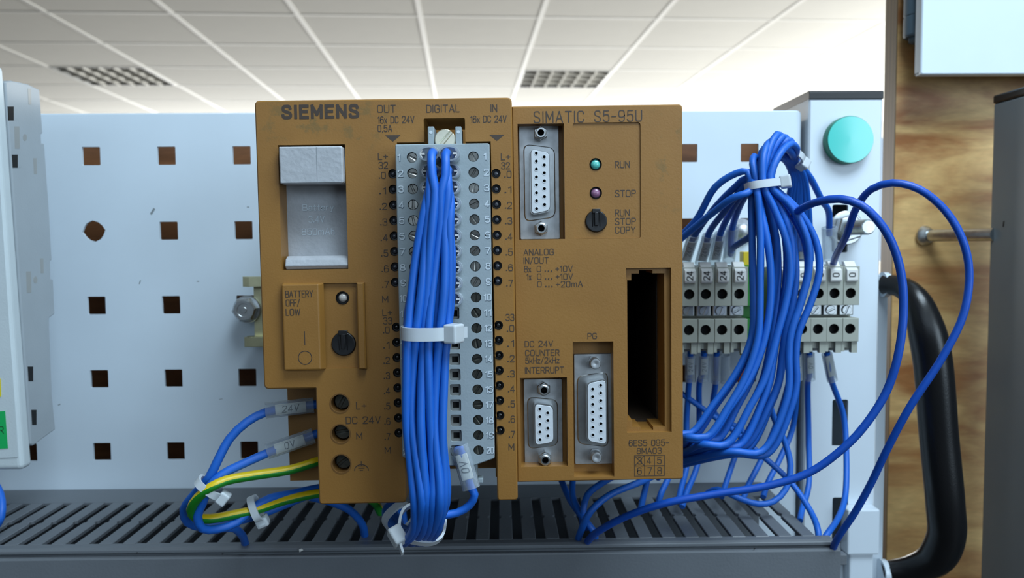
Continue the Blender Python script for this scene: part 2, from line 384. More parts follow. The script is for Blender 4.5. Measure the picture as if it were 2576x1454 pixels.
g('S', 3.7, '~3.5,4.9 3.2,6 1.8,6.05 .3,5.9 0,4.2 .8,3.3 2.8,2.8 3.8,1.8 3.6,.1 1.9,-.05 .3,0 0,1.2'); g('T', 3.8, '0,6 3.8,6', '1.9,6 1.9,0')
g('U', 3.8, '~0,6 0,3 0,1.2 .5,0 1.9,0 3.3,0 3.8,1.2 3.8,3 3.8,6'); g('V', 4, '0,6 2,0 4,6'); g('W', 5.2, '0,6 1.3,0 2.6,5.4 3.9,0 5.2,6'); g('Y', 4, '0,6 2,2.8 4,6', '2,2.8 2,0')
g('x', 2.6, '0,4 2.6,0', '0,0 2.6,4'); g('m', 4.6, '0,0 0,4', '~0,3 .8,4.1 2.2,4.1 2.3,2.8 2.3,0', '~2.3,3 3,4.1 4.5,4.1 4.6,2.8 4.6,0'); g('h', 2.6, '0,0 0,6', '~0,3 .9,4.1 2.4,4.1 2.6,2.8 2.6,0')
g('k', 2.8, '0,0 0,6', '2.6,4 0,1.6', '1,2.5 2.8,0'); g('z', 2.6, '0,4 2.6,4 0,0 2.6,0'); g('a', 2.7, '~.2,3.4 .9,4.1 2.4,4 2.7,3 2.7,0', '~2.7,2.2 1,2.3 0,1.8 0,.2 1.4,-.1 2.7,.8')
g('t', 1.9, '.9,5.4 .9,0 1.8,0', '0,4 1.9,4'); g('e', 2.7, '~0,2 2.7,2 2.7,3.6 1.4,4.1 .1,3.8 0,2 .1,.2 1.4,-.1 2.6,.5'); g('r', 1.8, '0,0 0,4', '~0,2.8 .6,4 1.8,4'); g('y', 2.6, '0,4 1.3,.4', '2.6,4 .8,-1.6 0,-1.6')
g('+', 3.2, '0,2.8 3.2,2.8', '1.6,4.4 1.6,1.2'); g('-', 2.6, '0,2.8 2.6,2.8'); g('/', 2.8, '0,-.4 2.8,6.4'); g('.', .7, '0,.1 .6,.1', '0,.6 .6,.6'); g(',', .6, '.5,.3 .1,-1'); g(' ', 2, )
def chaikin(p, k=2):
    for _ in range(k):
        q = [p[0]]
        for a, b in zip(p, p[1:]): q += [(a[0]*.75+b[0]*.25, a[1]*.75+b[1]*.25), (a[0]*.25+b[0]*.75, a[1]*.25+b[1]*.75)]
        q.append(p[-1]); p = q
    return p
def lines_of(txt, gap=1.5):
    x = 0; out = []
    for ch in txt:
        wd, ls, cv = G[ch]
        for l, c in zip(ls, cv):
            l = chaikin(l) if c else l
            if c and l[0] == l[-1]: pass
            out.append([(x+p[0], p[1]) for p in l])
        x += wd+gap
    return out, x-gap
def text_lines(txt, x0, x1, zb, cap, gap=1.5):
    ls, wd = lines_of(txt, gap); k = (x1-x0)/wd
    return [[(x0+p[0]*k, zb+p[1]*cap/6) for p in l] for l in ls]
# ------------------------------------------------------------------ the room
def room_box(name, a0, a1, b0, b1, c0, c1, m, holes=(), axis=None):
    """a wall, floor or ceiling slab in room axes (metres); holes: rectangles cut along axis 'a' or 'b'"""
    mb = MB()
    if axis == 'b':      # wall across the room, holes in (a, c)
        mb.prism(rect(a0*1000, c0*1000, a1*1000, c1*1000), b0*1000, b1*1000, [rect(h[0]*1000, h[1]*1000, h[2]*1000, h[3]*1000) for h in holes])
    elif axis == 'a':
        mb.prism(rect(b0*1000, c0*1000, b1*1000, c1*1000), a0*1000, a1*1000, [rect(h[0]*1000, h[1]*1000, h[2]*1000, h[3]*1000) for h in holes])
        for v in mb.v: v.x, v.y = v.y, v.x
    else: mb.box(a0*1000, a1*1000, b0*1000, b1*1000, c0*1000, c1*1000)
    o = mb.build(name, m, loc=(0, 0, 0)); o.location = (0, CY/1000, 0); o.rotation_euler = (0, 0, ROOM_A)
    return tag(o, kind='structure')
CEIL = H0 + 1.126
AL, AR, BF, BB = -5.0, 4.0, -2.0, 9.3
room_box('floor', AL, AR, BF, BB, -.1, 0, 'floor_vinyl')
ceil = room_box('ceiling', AL, AR, BF, BB, CEIL+.02, CEIL+.12, 'tile_white'); ceil['label'] = 'white suspended ceiling of square panels in a metal grid'
room_box('wall_left', AL-.1, AL, BF, BB, 0, CEIL, 'rear_wall_paint')
WIN_R = [(1.5, 1.0, 3.5, 2.2), (3.7, 1.0, 5.6, 2.2), (5.8, 1.0, 7.8, 2.2)]
room_box('wall_right', AR, AR+.1, BF, BB, 0, CEIL, 'wall_paint', WIN_R, 'a')
room_box('wall_back', AL, AR, BB, BB+.1, 0, CEIL, 'wall_paint', [(-4.4, .93, 3.6, 2.0)], 'b')
room_box('wall_front', AL, AR, BF-.1, BF, 0, CEIL, 'rear_wall_paint', [(1.05, .88, 2.4, 2.12), (-1.8, 1.55, .9, 2.22)], 'b')
# ceiling grid: panels of 0.6 m in a metal grid, two of the fields are lamp louvres
T = .6
LAMPS = {(-4, 2), (1, 2)}   # (column, row)
col0, row0 = -.2013, 4.04
def ceil_obj(mb, name, m, a, b, c, parent=ceil, bevel=0):
    o = mb.build(name, m, loc=(0, 0, 0), bevel=bevel); o.parent = parent; o.location = (a, b, c); return o
tile0 = None
for ci in range(-8, 7):
    for ri in range(-3, 7):
        if (ci, ri) in LAMPS: continue
        a, b = col0+(ci+.5)*T, row0+(ri+.5)*T
        if not (AL+.3 < a < AR-.3): continue
        if tile0 is None:
            tile0 = ceil_obj(MB().box(-291, 291, -291, 291, 0, 16), 'ceiling_tile', 'tile_white', a, b, CEIL+.002, bevel=3)
        else:
            o = tile0.copy(); C.objects.link(o); o.location = (a, b, CEIL+.002)
for ci in range(-8, 8):
    a = col0+ci*T
    if AL < a < AR: ceil_obj(MB().box(-12, 12, (BF+.05)*1000, (BB-.05)*1000, -1, 18), 'runner_bar', 'bar_white', a, 0, CEIL)
cross0 = None
for ri in range(-3, 9):
    b = row0+ri*T
    if b < BB-.05: ceil_obj(MB().box((AL+.02)*1000, (AR-.02)*1000, -10, 10, -.4, 17), 'cross_bar', 'bar_white', 0, b, CEIL)
for ci, ri in sorted(LAMPS):
    a, b = col0+(ci+.5)*T, row0+(ri+.5)*T
    p = room(a, b, CEIL-.003)
    t = bpy.data.objects.new('louvre_lamp', None); C.objects.link(t); t.location = p; t.rotation_euler = (0, 0, ROOM_A); ORIG[t.name] = Vector((0, 0, 0))
    tag(t, 'unlit square louvre lamp in the ceiling, ' + ('at the left above the perforated plate' if ci < 0 else 'right of centre above the ochre controller'), 'ceiling lamp', 'louvre lamps in the ceiling')
    fr = MB()
    for s_ in (-1, 1): fr.box(-290, 290, s_*290-6*(s_ > 0)-0, s_*290+6*(s_ < 0), 0, 30); fr.box(s_*290-6*(s_ > 0), s_*290+6*(s_ < 0), -284, 284, 0, 30)
    fr.build('frame', 'louvre_metal', t)
    MB().box(-285, 285, -285, 285, 22, 27).build('reflector', 'louvre_dark', t)
    for k in range(1, 6): MB().box(-290+k*96.7-4, -290+k*96.7+4, -284, 284, -1, 22).build('long_louvre', 'tile_white', t)
    for k in range(1, 4): MB().box(-284, 284, -290+k*145-4, -290+k*145+4, -.5, 22).build('cross_louvre', 'tile_white', t)

# ------------------------------------------------------------------ boards behind the rack
t = thing('plywood_board', 'upright light plywood board at the right behind the black handle', 'board', (330, 67, -1200))
MB().box(233, 900, 60, 73.5, -1180, 900).build('board_face', 'plywood', t)
MB().box(232.4, 233, 60, 74, -1180, 900).build('edge_band', 'plywood_edge', t)
b = MB().box(-420, 222, 56, 72, -1180, 66).build('backing_board', 'backing_wood', bevel=1); tag(b, 'brown wooden board seen through the square holes of the plate', 'board')

# ------------------------------------------------------------------ perforated plate
PLX0, PLX1, PLT, PLB = -420, 154.6, 66.9, -330
holes = []; hz = [U(420, 391.6-0, 0).z - 38*k for k in range(9)]
hx0 = U(229.1, 392.4, 0).x
for k in range(9):
    for i in range(-4, 9):
        x = hx0+38*i; z = hz[k]; h = 4.6
        if x-h < PLX0+8: continue
        if k == 1 and i == 0:
            holes.append([(x+(5.3 if a % 2 else 5.9)*math.cos(a*PI/6+.1)*1.0, z+(5.0 if a % 3 else 5.5)*math.sin(a*PI/6+.1)) for a in range(12)])
        else: holes.append(rp(rect(x-h, z-h, x+h, z+h), .5, 2))
    x = U(1885.8, 385.6, 0).x; holes.append(rp(rect(x-4.6, hz[k]-4.6, x+4.6, hz[k]+4.6), .5, 2))
mb = MB().prism(rp([(PLX0, PLB), (PLX1, PLB), (PLX1, PLT), (PLX0, PLT)], [0, 0, 3, 0], 5), 0, 1.5, holes, ch=.7)
mb.box(PLX0, PLX1-4, 1.5, 12, PLT-2, PLT-.6)
mb.box(PLX1-2, PLX1-.6, 1.5, 14, PLB, PLT-4)
pl = mb.build('perforated_plate', 'plate_paint'); tag(pl, 'pale blue white metal plate with rows of square holes', 'plate')
for px, py, a, l, wd in ((384, 532, 1.0, 2.6, 1.1), (624, 521, 0, .7, .5), (352, 710, 1.2, 1.6, .5), (149, 1018, .4, 1.0, .5), (556, 1004, .2, 1.5, .3), (498, 708, 0, .9, .4)):
    p = U(px, py, 0); d = Vector((math.cos(a), math.sin(a)))*l/2
    MB().stroke([[(p.x-d.x, p.z-d.y), (p.x, p.z), (p.x+d.x, p.z+d.y)]], wd, -.05).build('scuff_mark', 'grey_paint', pl, recalc=False)

# ------------------------------------------------------------------ right post of the rack
PX0, PX1 = 156.5, 194
post = thing('rack_post', 'white square steel post with black cap and slots beside the terminal row', 'post', ((PX0+PX1)/2, 20, -1190))
PT = U(2100, 249, -5).z
sl = []
for yc in (575, 820, 1064, 1309):
    z = U(2113, yc, -5).z; xm = U(2113, yc, -5).x; sl.append(rp(rect(xm-4.1, z-12.2, xm+4.1, z+12.2), 1, 2))
mb = MB().prism(rect(PX0, -1190, PX1, PT), -5, -3.2, sl, ch=.8)
mb.box(PX0, PX0+1.6, -3.2, 48, -1190, PT); mb.box(PX1-1.6, PX1, -3.2, 48, -1190, PT); mb.box(PX0, PX1, 46.4, 48, -1190, PT)
mb.build('column', 'post_paint', post)
mb = MB().xprism(rp([(-5.4, PT), (49, PT), (49, PT+4.2), (-5.4, PT+4.2)], [0, 0, 2, 1.2], 3), PX0-.2, PX1+.2); mb.build('end_cap', 'black_plastic', post, bevel=.6)
# lower clamp cover on the post
p0, p1 = U(2134, 1283, -14), U(2209, 1396, -14)
mb = MB().box(p0.x, p1.x+.6, -14, -5, p1.z, p0.z); mb.box(p0.x+2, p1.x-1.5, -12, -5, p1.z-40, p1.z)
mb.build('clamp_cover', 'post_paint', post, bevel=.8)
# flange plate the handle is bolted to
mb = MB(); a = U(2231, 690, 10); zb = U(2231, 1275, 10).z
mb.prism(rp(rect(PX1+.1, -1100, a.x, a.z), [0, 0, 2, 0], 4), 8, 12, ch=.4); mb.build('handle_flange', 'post_paint', post)
# black bow handle
hp = [(2226, 716, 6), (2262, 720, -2), (2302, 750, -12), (2326, 812, -16), (2345, 900, -17), (2362, 1100, -17), (2378, 1270, -17), (2380, 1350, -14), (2350, 1408, -8), (2300, 1430, -2), (2222, 1438, 4)]
h = thing('bow_handle', 'large black rounded bow handle in front of the plywood', 'handle', U(2222, 1440, 4))
hs_ = spline([U(*q) for q in hp], 3); nn = len(hs_)
sm_ = lambda t: max(0, min(1, t))**2*(3-2*max(0, min(1, t)))
MB().tube(hs_, [5.2+3.9*sm_(min(i/nn/.22, (1-i/nn)/.2)) for i in range(nn)], 18).build('grip', 'black_handle', h, smooth=60)
for q in (hp[0], hp[-1]):
    c = U(*q); MB().lathe([(6.6, -1.5), (6.6, 1.2), (6.0, 2.0)], c, (1, 0, 0), 22).build('collar', 'post_paint', h, smooth=40)
# green round cap on the post
c = U(2140, 351, -10.5); gc = thing('round_cap', 'glossy green round plastic cap near the top of the white post', 'cap', (c.x, -5, c.z))
MB().lathe([(11.9, 0), (11.9, 4.6), (11.6, 5.2)], (c.x, -5.2, c.z), (0, -1, 0), 48).build('cap_rim', 'disc_edge', gc, smooth=30)
MB().lathe([(11.5, 5.15), (11.45, 5.55), (.2, 5.7)], (c.x, -5.2, c.z), (0, -1, 0), 48).build('cap_face', 'disc_green', gc, smooth=30)
# bolt with nut and washers through the upper slot
c = U(2135, 573, -9); b = thing('threaded_bolt', 'shiny threaded bolt with nut and washer standing out of the white post', 'bolt', (c.x, -5, c.z))
MB().lathe([(8.6, .1), (8.6, 1.6), (8.2, 1.9)], (c.x, -5, c.z), (0, -1, 0), 30).build('washer', 'zinc', b, smooth=30)
MB().lathe([(6.6, 1.9), (7.0, 2.4), (7.0, 6.6), (6.3, 7.4)], (c.x, -5, c.z), (0, -1, 0), 6, phase=.3).build('nut', 'zinc', b, bevel=.3)
prof = [(3.3, 5)]
for k in range(20): prof += [(3.75, 7.4+k*.9), (3.35, 7.85+k*.9)]
prof += [(3.0, 26)]
MB().lathe(prof, (c.x, -5, c.z), (0, -1, 0), 24).build('shaft', 'zinc', b, smooth=50)

# the neighbouring rack at the far right: grey post, rod, white panel, conduit
gx = U(2490, 600, 20).x; gz = U(2500, 262, 20).z
g2 = thing('grey_post', 'grey steel post with a black cap cut by the right border', 'post', (gx+20, -10, -1190))
MB().box(gx, gx+40, -60, 20, -1190, gz).build('column', 'grey_paint', g2, bevel=1)
MB().box(gx-.3, gx+40.3, -60.5, 20.5, gz, gz+4.6).build('end_cap', 'black_plastic', g2, bevel=1)
q = UX(2525, 563, gx-.05); mk = MB(); mk.add([(gx-.06, q.y-.8, q.z+1.6), (gx-.06, q.y+.6, q.z+1.2), (gx-.06, q.y+.9, q.z-1.4), (gx-.06, q.y-.3, q.z-1.9)], [(0, 1, 2, 3)]); mk.build('paint_chip', 'ink_black', g2, recalc=False)
c = U(2325, 593, 60); e = U(2496, 590, 18)
r_ = thing('steel_rod', 'bright steel rod running from the plywood to the grey post', 'rod', c)
MB().tube([c, c.lerp(e, .5), e + (e-c).normalized()*1.5], 3.5, 20).build('shaft', 'zinc', r_, smooth=40)
MB().lathe([(6, 0), (6, 1), (5, 2.6), (4, 4.5)], c+Vector((0, .0, 0)), (e-c).normalized(), 24).build('end_nut', 'zinc', r_, smooth=40)
pz = U(2400, 187, 33).z; pxx = U(2318, 100, 33).x
wp = thing('white_panel', 'smooth white panel at the upper right corner before the plywood', 'panel', (pxx+100, 36, pz))
MB().prism(rp(rect(pxx, pz, 520, 420), [1.2, 0, 0, 0], 3), 33, 35, ch=.6).build('panel_front', 'plate_paint', wp)
MB().box(pxx+.8, 520, 35, 40, pz+.2, pz+1.8).build('bottom_flange', 'plate_paint', wp); MB().box(pxx+.2, pxx+1.8, 35, 40, pz+1.8, 420).build('side_flange', 'plate_paint', wp)
MB().prism([(pxx+.3, pz+1.2), (pxx+6, pz+.3), (pxx+3, pz+3)], 35, 41).build('corner_tab', 'plate_paint', wp)
p0 = U(2281, 50, 48); zc = U(2290, 92, 48).z
cd = thing('conduit_gland', 'blue grey plastic conduit end beside the white panel', 'conduit', (p0.x+8, 44, zc))
MB().lathe([(8.2, 0), (8.8, 1), (8.8, 11), (8.4, 11.6), (8.8, 12.2), (8.8, 240)], (p0.x+8.8, 50, zc), (0, 0, 1), 24).build('conduit_body', 'box_bluegrey', cd, smooth=30)
MB().lathe([(5, -3), (6.4, -2.2), (6.4, 0)], (p0.x+9, 50, zc), (0, 0, 1), 8).build('gland_nut', 'box_bluegrey', cd)

# ------------------------------------------------------------------ mounting rail
RZ = U(640, 783, -12).z
rail = thing('mounting_rail', 'yellow zinc top hat rail running behind the controller', 'rail', (0, -12, RZ-17.5))
RX0, RX1 = U(613, 780, -15).x, 152.0
mb = MB()
prof = [(-15.5, 17.5), (-14.5, 17.5), (-14.5, 13.5), (-8, 13.5), (-8, -13.5), (-14.5, -13.5), (-14.5, -17.5), (-15.5, -17.5), (-15.5, -12.5), (-9, -12.5), (-9, 12.5), (-15.5, 12.5)]
mb.xprism([(y, z+RZ) for y, z in prof], RX0+3.2, RX1)
for s_ in (1, -1): mb.box(RX0, RX0+3.2, -15.5, -14.5, RZ+s_*15-2.5, RZ+s_*15+2.5); mb.box(RX0+.4, RX0+3.2, -14.5, -9, RZ+s_*13-.5, RZ+s_*13+.5)
mb.build('rail_profile', 'yellow_zinc', rail, bevel=.3)
c = U(618, 779, -12); b = thing('hex_bolt', 'zinc hexagon bolt with washer at the left end of the rail', 'bolt', (c.x, -8, c.z))
MB().lathe([(6.9, 0), (6.9, 1.4), (6.6, 1.7)], (c.x, -9, c.z), (0, -1, 0), 32).build('washer', 'zinc', b, smooth=30)
mb = MB().lathe([(6.3, 1.7), (6.3, 5.4), (5.4, 6.2)], (c.x, -9, c.z), (0, -1, 0), 6, phase=.12)
mb.lathe([(5.0, 6.1), (4.9, 6.5), (3.3, 6.5), (3.1, 6.35), (1.6, 6.35), (1.4, 6.5), (.1, 6.5)], (c.x, -9, c.z), (0, -1, 0), 24); mb.build('bolt_head', 'zinc', b)
MB().lathe([(2.8, -12), (2.8, 0)], (c.x, -9, c.z), (0, -1, 0), 16).build('bolt_shank', 'zinc_dull', b, smooth=30)
c = U(1872, 582, -6); b = thing('pan_bolt', 'dull round bolt with washer on the plate behind the blue wires', 'bolt', (c.x, 0, c.z))
MB().lathe([(6.6, 0), (6.6, 1.4)], (c.x, 0, c.z), (0, -1, 0), 28).build('washer', 'zinc_dull', b, smooth=30)
MB().lathe([(4.4, 1.4), (4.2, 4), (3, 5.4), (.3, 6)], (c.x, 0, c.z), (0, -1, 0), 24).build('bolt_head', 'zinc_dull', b, smooth=40)

# ------------------------------------------------------------------ slotted wiring duct
DZ, DY = -126.2, -78.0       # top wall height, its front edge
duct = thing('wiring_duct', 'grey slotted plastic wiring duct along the bottom', 'wiring duct', (-80, -40, DZ-60))
DX1 = U(2055, 1340, DY).x; DX0 = -330.0
PITCHD = 10.0
MB().box(DX0, U(1915, 1222, 0).x, -22, -.2, DZ-1.6, DZ).build('rear_ledge', 'duct_grey', duct, bevel=.3)
MB().box(DX0, DX1, -2.4, -.2, DZ-60, DZ-1.6).build('base_wall', 'duct_grey', duct)
MB().box(DX0, DX1, DY, -2.4, DZ-60, DZ-58.2).build('lower_wall', 'duct_grey', duct)
# one finger: a flat tongue with a notch half way and rounded root
def finger_mesh():
    w_ = 2.9
    pts = [(-w_, -1), (-w_, -26), (-w_+.9, -27), (-w_+.9, -29), (-w_, -30), (-w_, 56-0-112), (w_, -56), (w_, -30), (w_-.9, -29), (w_-.9, -27), (w_, -26), (w_, -1)]
    mb = MB().prism(pts, 0, 1.6, ch=.25)
    for v in mb.v: v.y, v.z = v.z, -v.y       # lay flat: length along y, thickness down
    return mb
f0 = None; nf = int((DX1-DX0)/PITCHD)
for k in range(nf+1):
    x = DX1-3.0-k*PITCHD
    if f0 is None:
        f0 = finger_mesh().build('finger', 'duct_grey', loc=(0, 0, 0)); f0.parent = duct; f0.location = (Vector((x, -21.0, DZ))-ORIG[duct.name])*.001
    else: inst(f0, duct, (x, -21.0, DZ))
# fingers carry a lip that the cover snaps on; the cover closes the front
cx1 = U(2097, 1352, DY-3).x
MB().xprism([(DY+2, DZ-.2), (DY-2.5, DZ-.2), (DY-4.0, DZ-.9), (DY-4.0, DZ-2.2), (DY-2.4, DZ-3.2), (DY-2.4, DZ-5), (DY+2, DZ-5)], DX0, cx1).build('cover_lip', 'duct_grey', duct, bevel=.25)
c2 = U(2119, 1380, DY-6).x
MB().box(DX0, c2, DY-5.4, DY-2.4, DZ-64, DZ-3.6).build('cover', 'duct_grey', duct, bevel=.8)
MB().box(c2, c2+3, DY-4, DY, DZ-11, DZ-6.5).build('cover_clip', 'duct_grey', duct, bevel=.3)
for px, py, m_, r_ in ((757, 1385, 'tag_white', 1.0), (345, 1391, 'ink_black', .4), (560, 1394, 'ink_black', .45), (1898, 1381, 'ink_black', .5)):
    p = U(px, py, DY-5.45); MB().prism([(p.x+r_*(1, .3, -.8, -.6)[k], p.z+r_*(.2, .9, .5, -.7)[k]) for k in range(4)], DY-5.46, DY-5.4).build('fleck', m_, duct)
# ------------------------------------------------------------------ the controller
PHI = math.radians(.49)
FY, GY = -140.0, -134.0            # front faces of the left and the right housing
PV = U(1123, 700, FY)
def L(px, py, Y=FY):               # controller axes (turned back by its slight tilt on the rail)
    p = U(px, py, Y); d = p-PV; c, s = math.cos(PHI), math.sin(PHI)
    return Vector((PV.x+d.x*c+d.z*s, Y, PV.z-d.x*s+d.z*c))
def LR(x0, y0, x1, y1, Y=FY):      # axis-aligned rectangle (x0, z0, x1, z1) from pixel corners
    a, b, c, d = L(x0, y0, Y), L(x1, y0, Y), L(x0, y1, Y), L(x1, y1, Y)
    return ((a.x+c.x)/2, (c.z+d.z)/2, (b.x+d.x)/2, (a.z+b.z)/2)
def LRb(l0, t, r0, b_, Y=FY): return LR(l0, t, r0, b_, Y)
plc = thing('programmable_controller', 'ochre plastic programmable controller with printed front and plug sockets', 'controller', (PV.x, FY, PV.z), roty=-PHI)
ORIG[plc.name] = PV.copy()
XL = (L(640, 253).x+L(664, 978).x)/2; ZT = (L(640, 253).z+L(1287, 245).z)/2; XR = (L(1287, 245).x+L(1303, 1258).x)/2
ZB = L(910, 1267).z; ZB2 = L(1275, 1259).z; ZS = L(730, 978).z; XS = (L(797, 990).x+L(800, 1260).x)/2
rl, rr = (L(1002, 357).x+L(1013, 1140).x)/2, LR(1003, 357, 1241, 1140)[2]; rz = (L(1003, 357).z+L(1236, 357).z)/2
t0, _, t1, tz = LR(1066, 297, 1170, 350)
out = rp([(XL, ZT), (XR, ZT), (XR, ZB2), (L(1251, 1250).x, ZB2), (rr, rz), (t1, rz), (t1, tz), (t0, tz), (t0, rz), (rl, rz), (L(1021, 1267).x, ZB), (XS, ZB), (XS, ZS), (XL, ZS)],
         [1.6, 1.6, 1.2, 1, 0, 0, .6, .6, 0, 0, 1, 1.2, .2, 1.6], 3)
chs = []
def led_line(a, b, n): return [L(*a).lerp(L(*b), k/(n-1)) for k in range(n)]
ledsL = led_line((987.2, 437), (995, 710), 8)+led_line((998, 823), (1001.5, 1089), 8)
ledsR = led_line((1250.5, 436), (1258.5, 706.5), 8)+led_line((1260.5, 818), (1264, 1082), 8)
xl_ = min(rl-.45, 1e9)
LEDR = 1.5
for p in ledsL: p.x = min(p.x, rl-LEDR-.12) if False else p.x
batt = LR(704, 364, 868, 678); batt = (LR(704, 364, 720, 678)[0], batt[1], LR(860, 364, 872, 678)[2], batt[3])
pws = [L(855, 1015), L(856.8, 1091.5), L(858.5, 1167)]
bled, bsw = L(860, 750), L(863, 866)
chan = LR(806, 712, 900, 927)
# recess edge: slightly slanted outline is straightened; lamps sit in round openings just outside it
holes = [rect(*batt), rp(rect(*chan), .4, 2)] + [circ(p.x, p.z, 3.1, 22) for p in pws]
lampsL = [Vector((rl-LEDR-.12, 0, p.z)) for p in ledsL]; lampsR = [Vector((rr+LEDR+.12, 0, p.z)) for p in ledsR]
holes += [circ(p.x, p.z, LEDR+.06, 14) for p in lampsL+lampsR]
# chamfer every outer corner but the recess
for p in out:
    inner_edge = rl-.5 < p[0] < rr+.5 and p[1] > ZB+3 and p[1] < ZT-1
    chs.append(0 if inner_edge else .45)
MB().prism(out, FY, -112, holes, ch=chs).build('left_housing', 'ochre_plastic', plc)
# lower body behind the front shell
mb = MB(); mb.box(XL+.2, rl+.5, -111.9, -16, ZB+.1, ZT-.4); mb.box(rr-.5, XR-.2, -111.9, -16, ZB+.1, ZT-.4); mb.box(rl+.5, rr-.5, -100, -16, ZB+.1, ZT-.4)
mb.build('rear_body', 'ochre_plastic', plc)
# right housing
X2 = (L(1716, 262, GY).x+L(1719, 1206, GY).x)/2; ZT2 = (L(1716, 262, GY).z+L(1295, 268, GY).z)/2; ZB3 = (L(1719, 1206, GY).z+L(1305, 1212, GY).z)/2
rec1, rec2, rec3 = LR(1304, 311, 1420, 602, GY), LR(1309.5, 950, 1427.5, 1174, GY), LR(1442.5, 859.5, 1544, 1200, GY)
slot = LR(1576, 674, 1689, 1088, GY)
cpan = LR(1442, 308, 1612, 600, GY)
run_, stop_, key_ = L(1499, 412.8, GY), L(1499.5, 485, GY), L(1500, 556.5, GY)
holes = [rect(*r) for r in (rec1, rec2, rec3, slot)] + [rp(rect(*cpan), 1, 3)]
mb = MB().prism(rp(rect(XR+.05, ZB3, X2, ZT2), [.3, 1, 1.2, .3], 3), GY, -118, holes, ch=.4)
mb.build('right_housing', 'ochre_plastic', plc)
MB().box(XR+.2, X2-.3, -117.9, -16, ZB3+.2, slot[1]-3).build('rear_body', 'ochre_plastic', plc)
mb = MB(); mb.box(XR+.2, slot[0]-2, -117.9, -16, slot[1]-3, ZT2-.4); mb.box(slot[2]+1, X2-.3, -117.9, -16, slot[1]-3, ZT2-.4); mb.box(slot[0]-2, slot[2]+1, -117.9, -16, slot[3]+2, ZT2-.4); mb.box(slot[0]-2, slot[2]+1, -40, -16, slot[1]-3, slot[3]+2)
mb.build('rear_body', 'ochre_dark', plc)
# control panel inlay, only just below the face
MB().prism(rp(rect(cpan[0]+.05, cpan[1]+.05, cpan[2]-.05, cpan[3]-.05), .9, 3), GY+.55, -118, [circ(run_.x, run_.z, 2.15, 20), circ(stop_.x, stop_.z, 2.15, 20), circ(key_.x, key_.z, 3.85, 26)]).build('control_inlay', 'ochre_plastic', plc)
# floor of the battery switch channel
MB().prism(rect(chan[0]-.1, chan[1]-.1, chan[2]+.1, chan[3]+.1), FY+1.2, -113, [circ(bled.x, bled.z, 2.3, 20), circ(bsw.x, bsw.z, 4.2, 26)]).build('switch_channel', 'ochre_plastic', plc)
# raised label block left of the channel and the ridge right of it
r = LR(712, 715, 804, 931, FY-2.5)
mb = MB(); x0, z0, x1, z1 = r
mb.add([(x0-.4, FY, z0-.4), (x1+1.2, FY, z0-.3), (x1+1.2, FY, z1+.3), (x0-.4, FY, z1+.4), (x0, FY-2.6, z0), (x1, FY-2.6, z0), (x1, FY-2.6, z1), (x0, FY-2.6, z1)],
       [(4, 5, 6, 7), (0, 1, 5, 4), (1, 2, 6, 5), (2, 3, 7, 6), (3, 0, 4, 7)])
mb.build('label_block', 'ochre_plastic', plc, bevel=.45)
r = LR(899, 711, 918, 929, FY-2.5); MB().prism(rect(*r), FY-2.4, FY-.0, ch=.4).build('guard_ridge', 'ochre_plastic', plc)

# lamp sockets: a black cup with a lens in it
def lamp(name, r, lens, depth=.9, lr=.62):
    mb = MB(); mb.lathe([(r, .0), (r*.96, .25), (r*.93, -1.2), (.05, -1.25)], (0, 0, 0), (0, -1, 0), 16, caps=False)
    mb.mi = 1; mb.lathe([(r*lr, -1.2), (r*lr, -depth), (r*lr*.75, -depth+r*.25), (r*lr*.35, -depth+r*.36), (.02, -depth+r*.38)], (0, 0, 0), (0, -1, 0), 16, caps=False)
    return mb.build(name, ['black_plastic', lens], loc=(0, 0, 0), smooth=35)
s1, s2 = lamp('indicator_lamp', LEDR, 'lens_clear'), lamp('indicator_lamp', LEDR, 'lens_dark')
for s_, sel in ((s1, lambda i: i % 16 < 8), (s2, lambda i: i % 16 >= 8)):
    first = True
    for i, p in enumerate(lampsL+lampsR):
        if not sel(i): continue
        at = (p.x, FY, p.z)
        if first: s_.parent = plc; s_.location = (Vector(at)-PV)*.001; first = False
        else: inst(s_, plc, at)
def put(o, at, rot=(0, 0, 0)): o.parent = plc; o.location = (Vector(at)-PV)*.001; o.rotation_euler = rot; ORIG[o.name] = Vector(at); return o
put(lamp('run_lamp', 2.1, 'lens_green', .55, .78), (run_.x, GY+.5, run_.z))['label'] = 'green run lamp'
put(lamp('stop_lamp', 2.1, 'lens_red', .55, .78), (stop_.x, GY+.5, stop_.z))['label'] = 'dull red stop lamp'
put(lamp('battery_lamp', 2.25, 'lens_white', .5, .66), (bled.x, FY+1.15, bled.z))
def knob(name, r, up_=1):
    mb = MB(); mb.lathe([(r, 0), (r, .5), (r*.94, .9), (r*.8, .9), (.05, .55)], (0, 0, 0), (0, -1, 0), 28, caps=False)
    mb.box(-r*.36, -r*.3, -1.1, 0, -r*.5, r*1.0); mb.box(r*.3, r*.36, -1.1, 0, -r*.5, r*1.0); mb.box(-r*.36, r*.36, -1.5, 0, r*.75, r*1.12)
    mb.box(-r*.16, r*.16, -1.6, 0, -r*.4, r*.8)
    return mb.build(name, 'black_plastic', loc=(0, 0, 0), smooth=30, bevel=.12)
put(knob('mode_switch', 3.8), (key_.x, GY+.6, key_.z)); put(knob('battery_switch', 4.15), (bsw.x, FY+1.3, bsw.z))
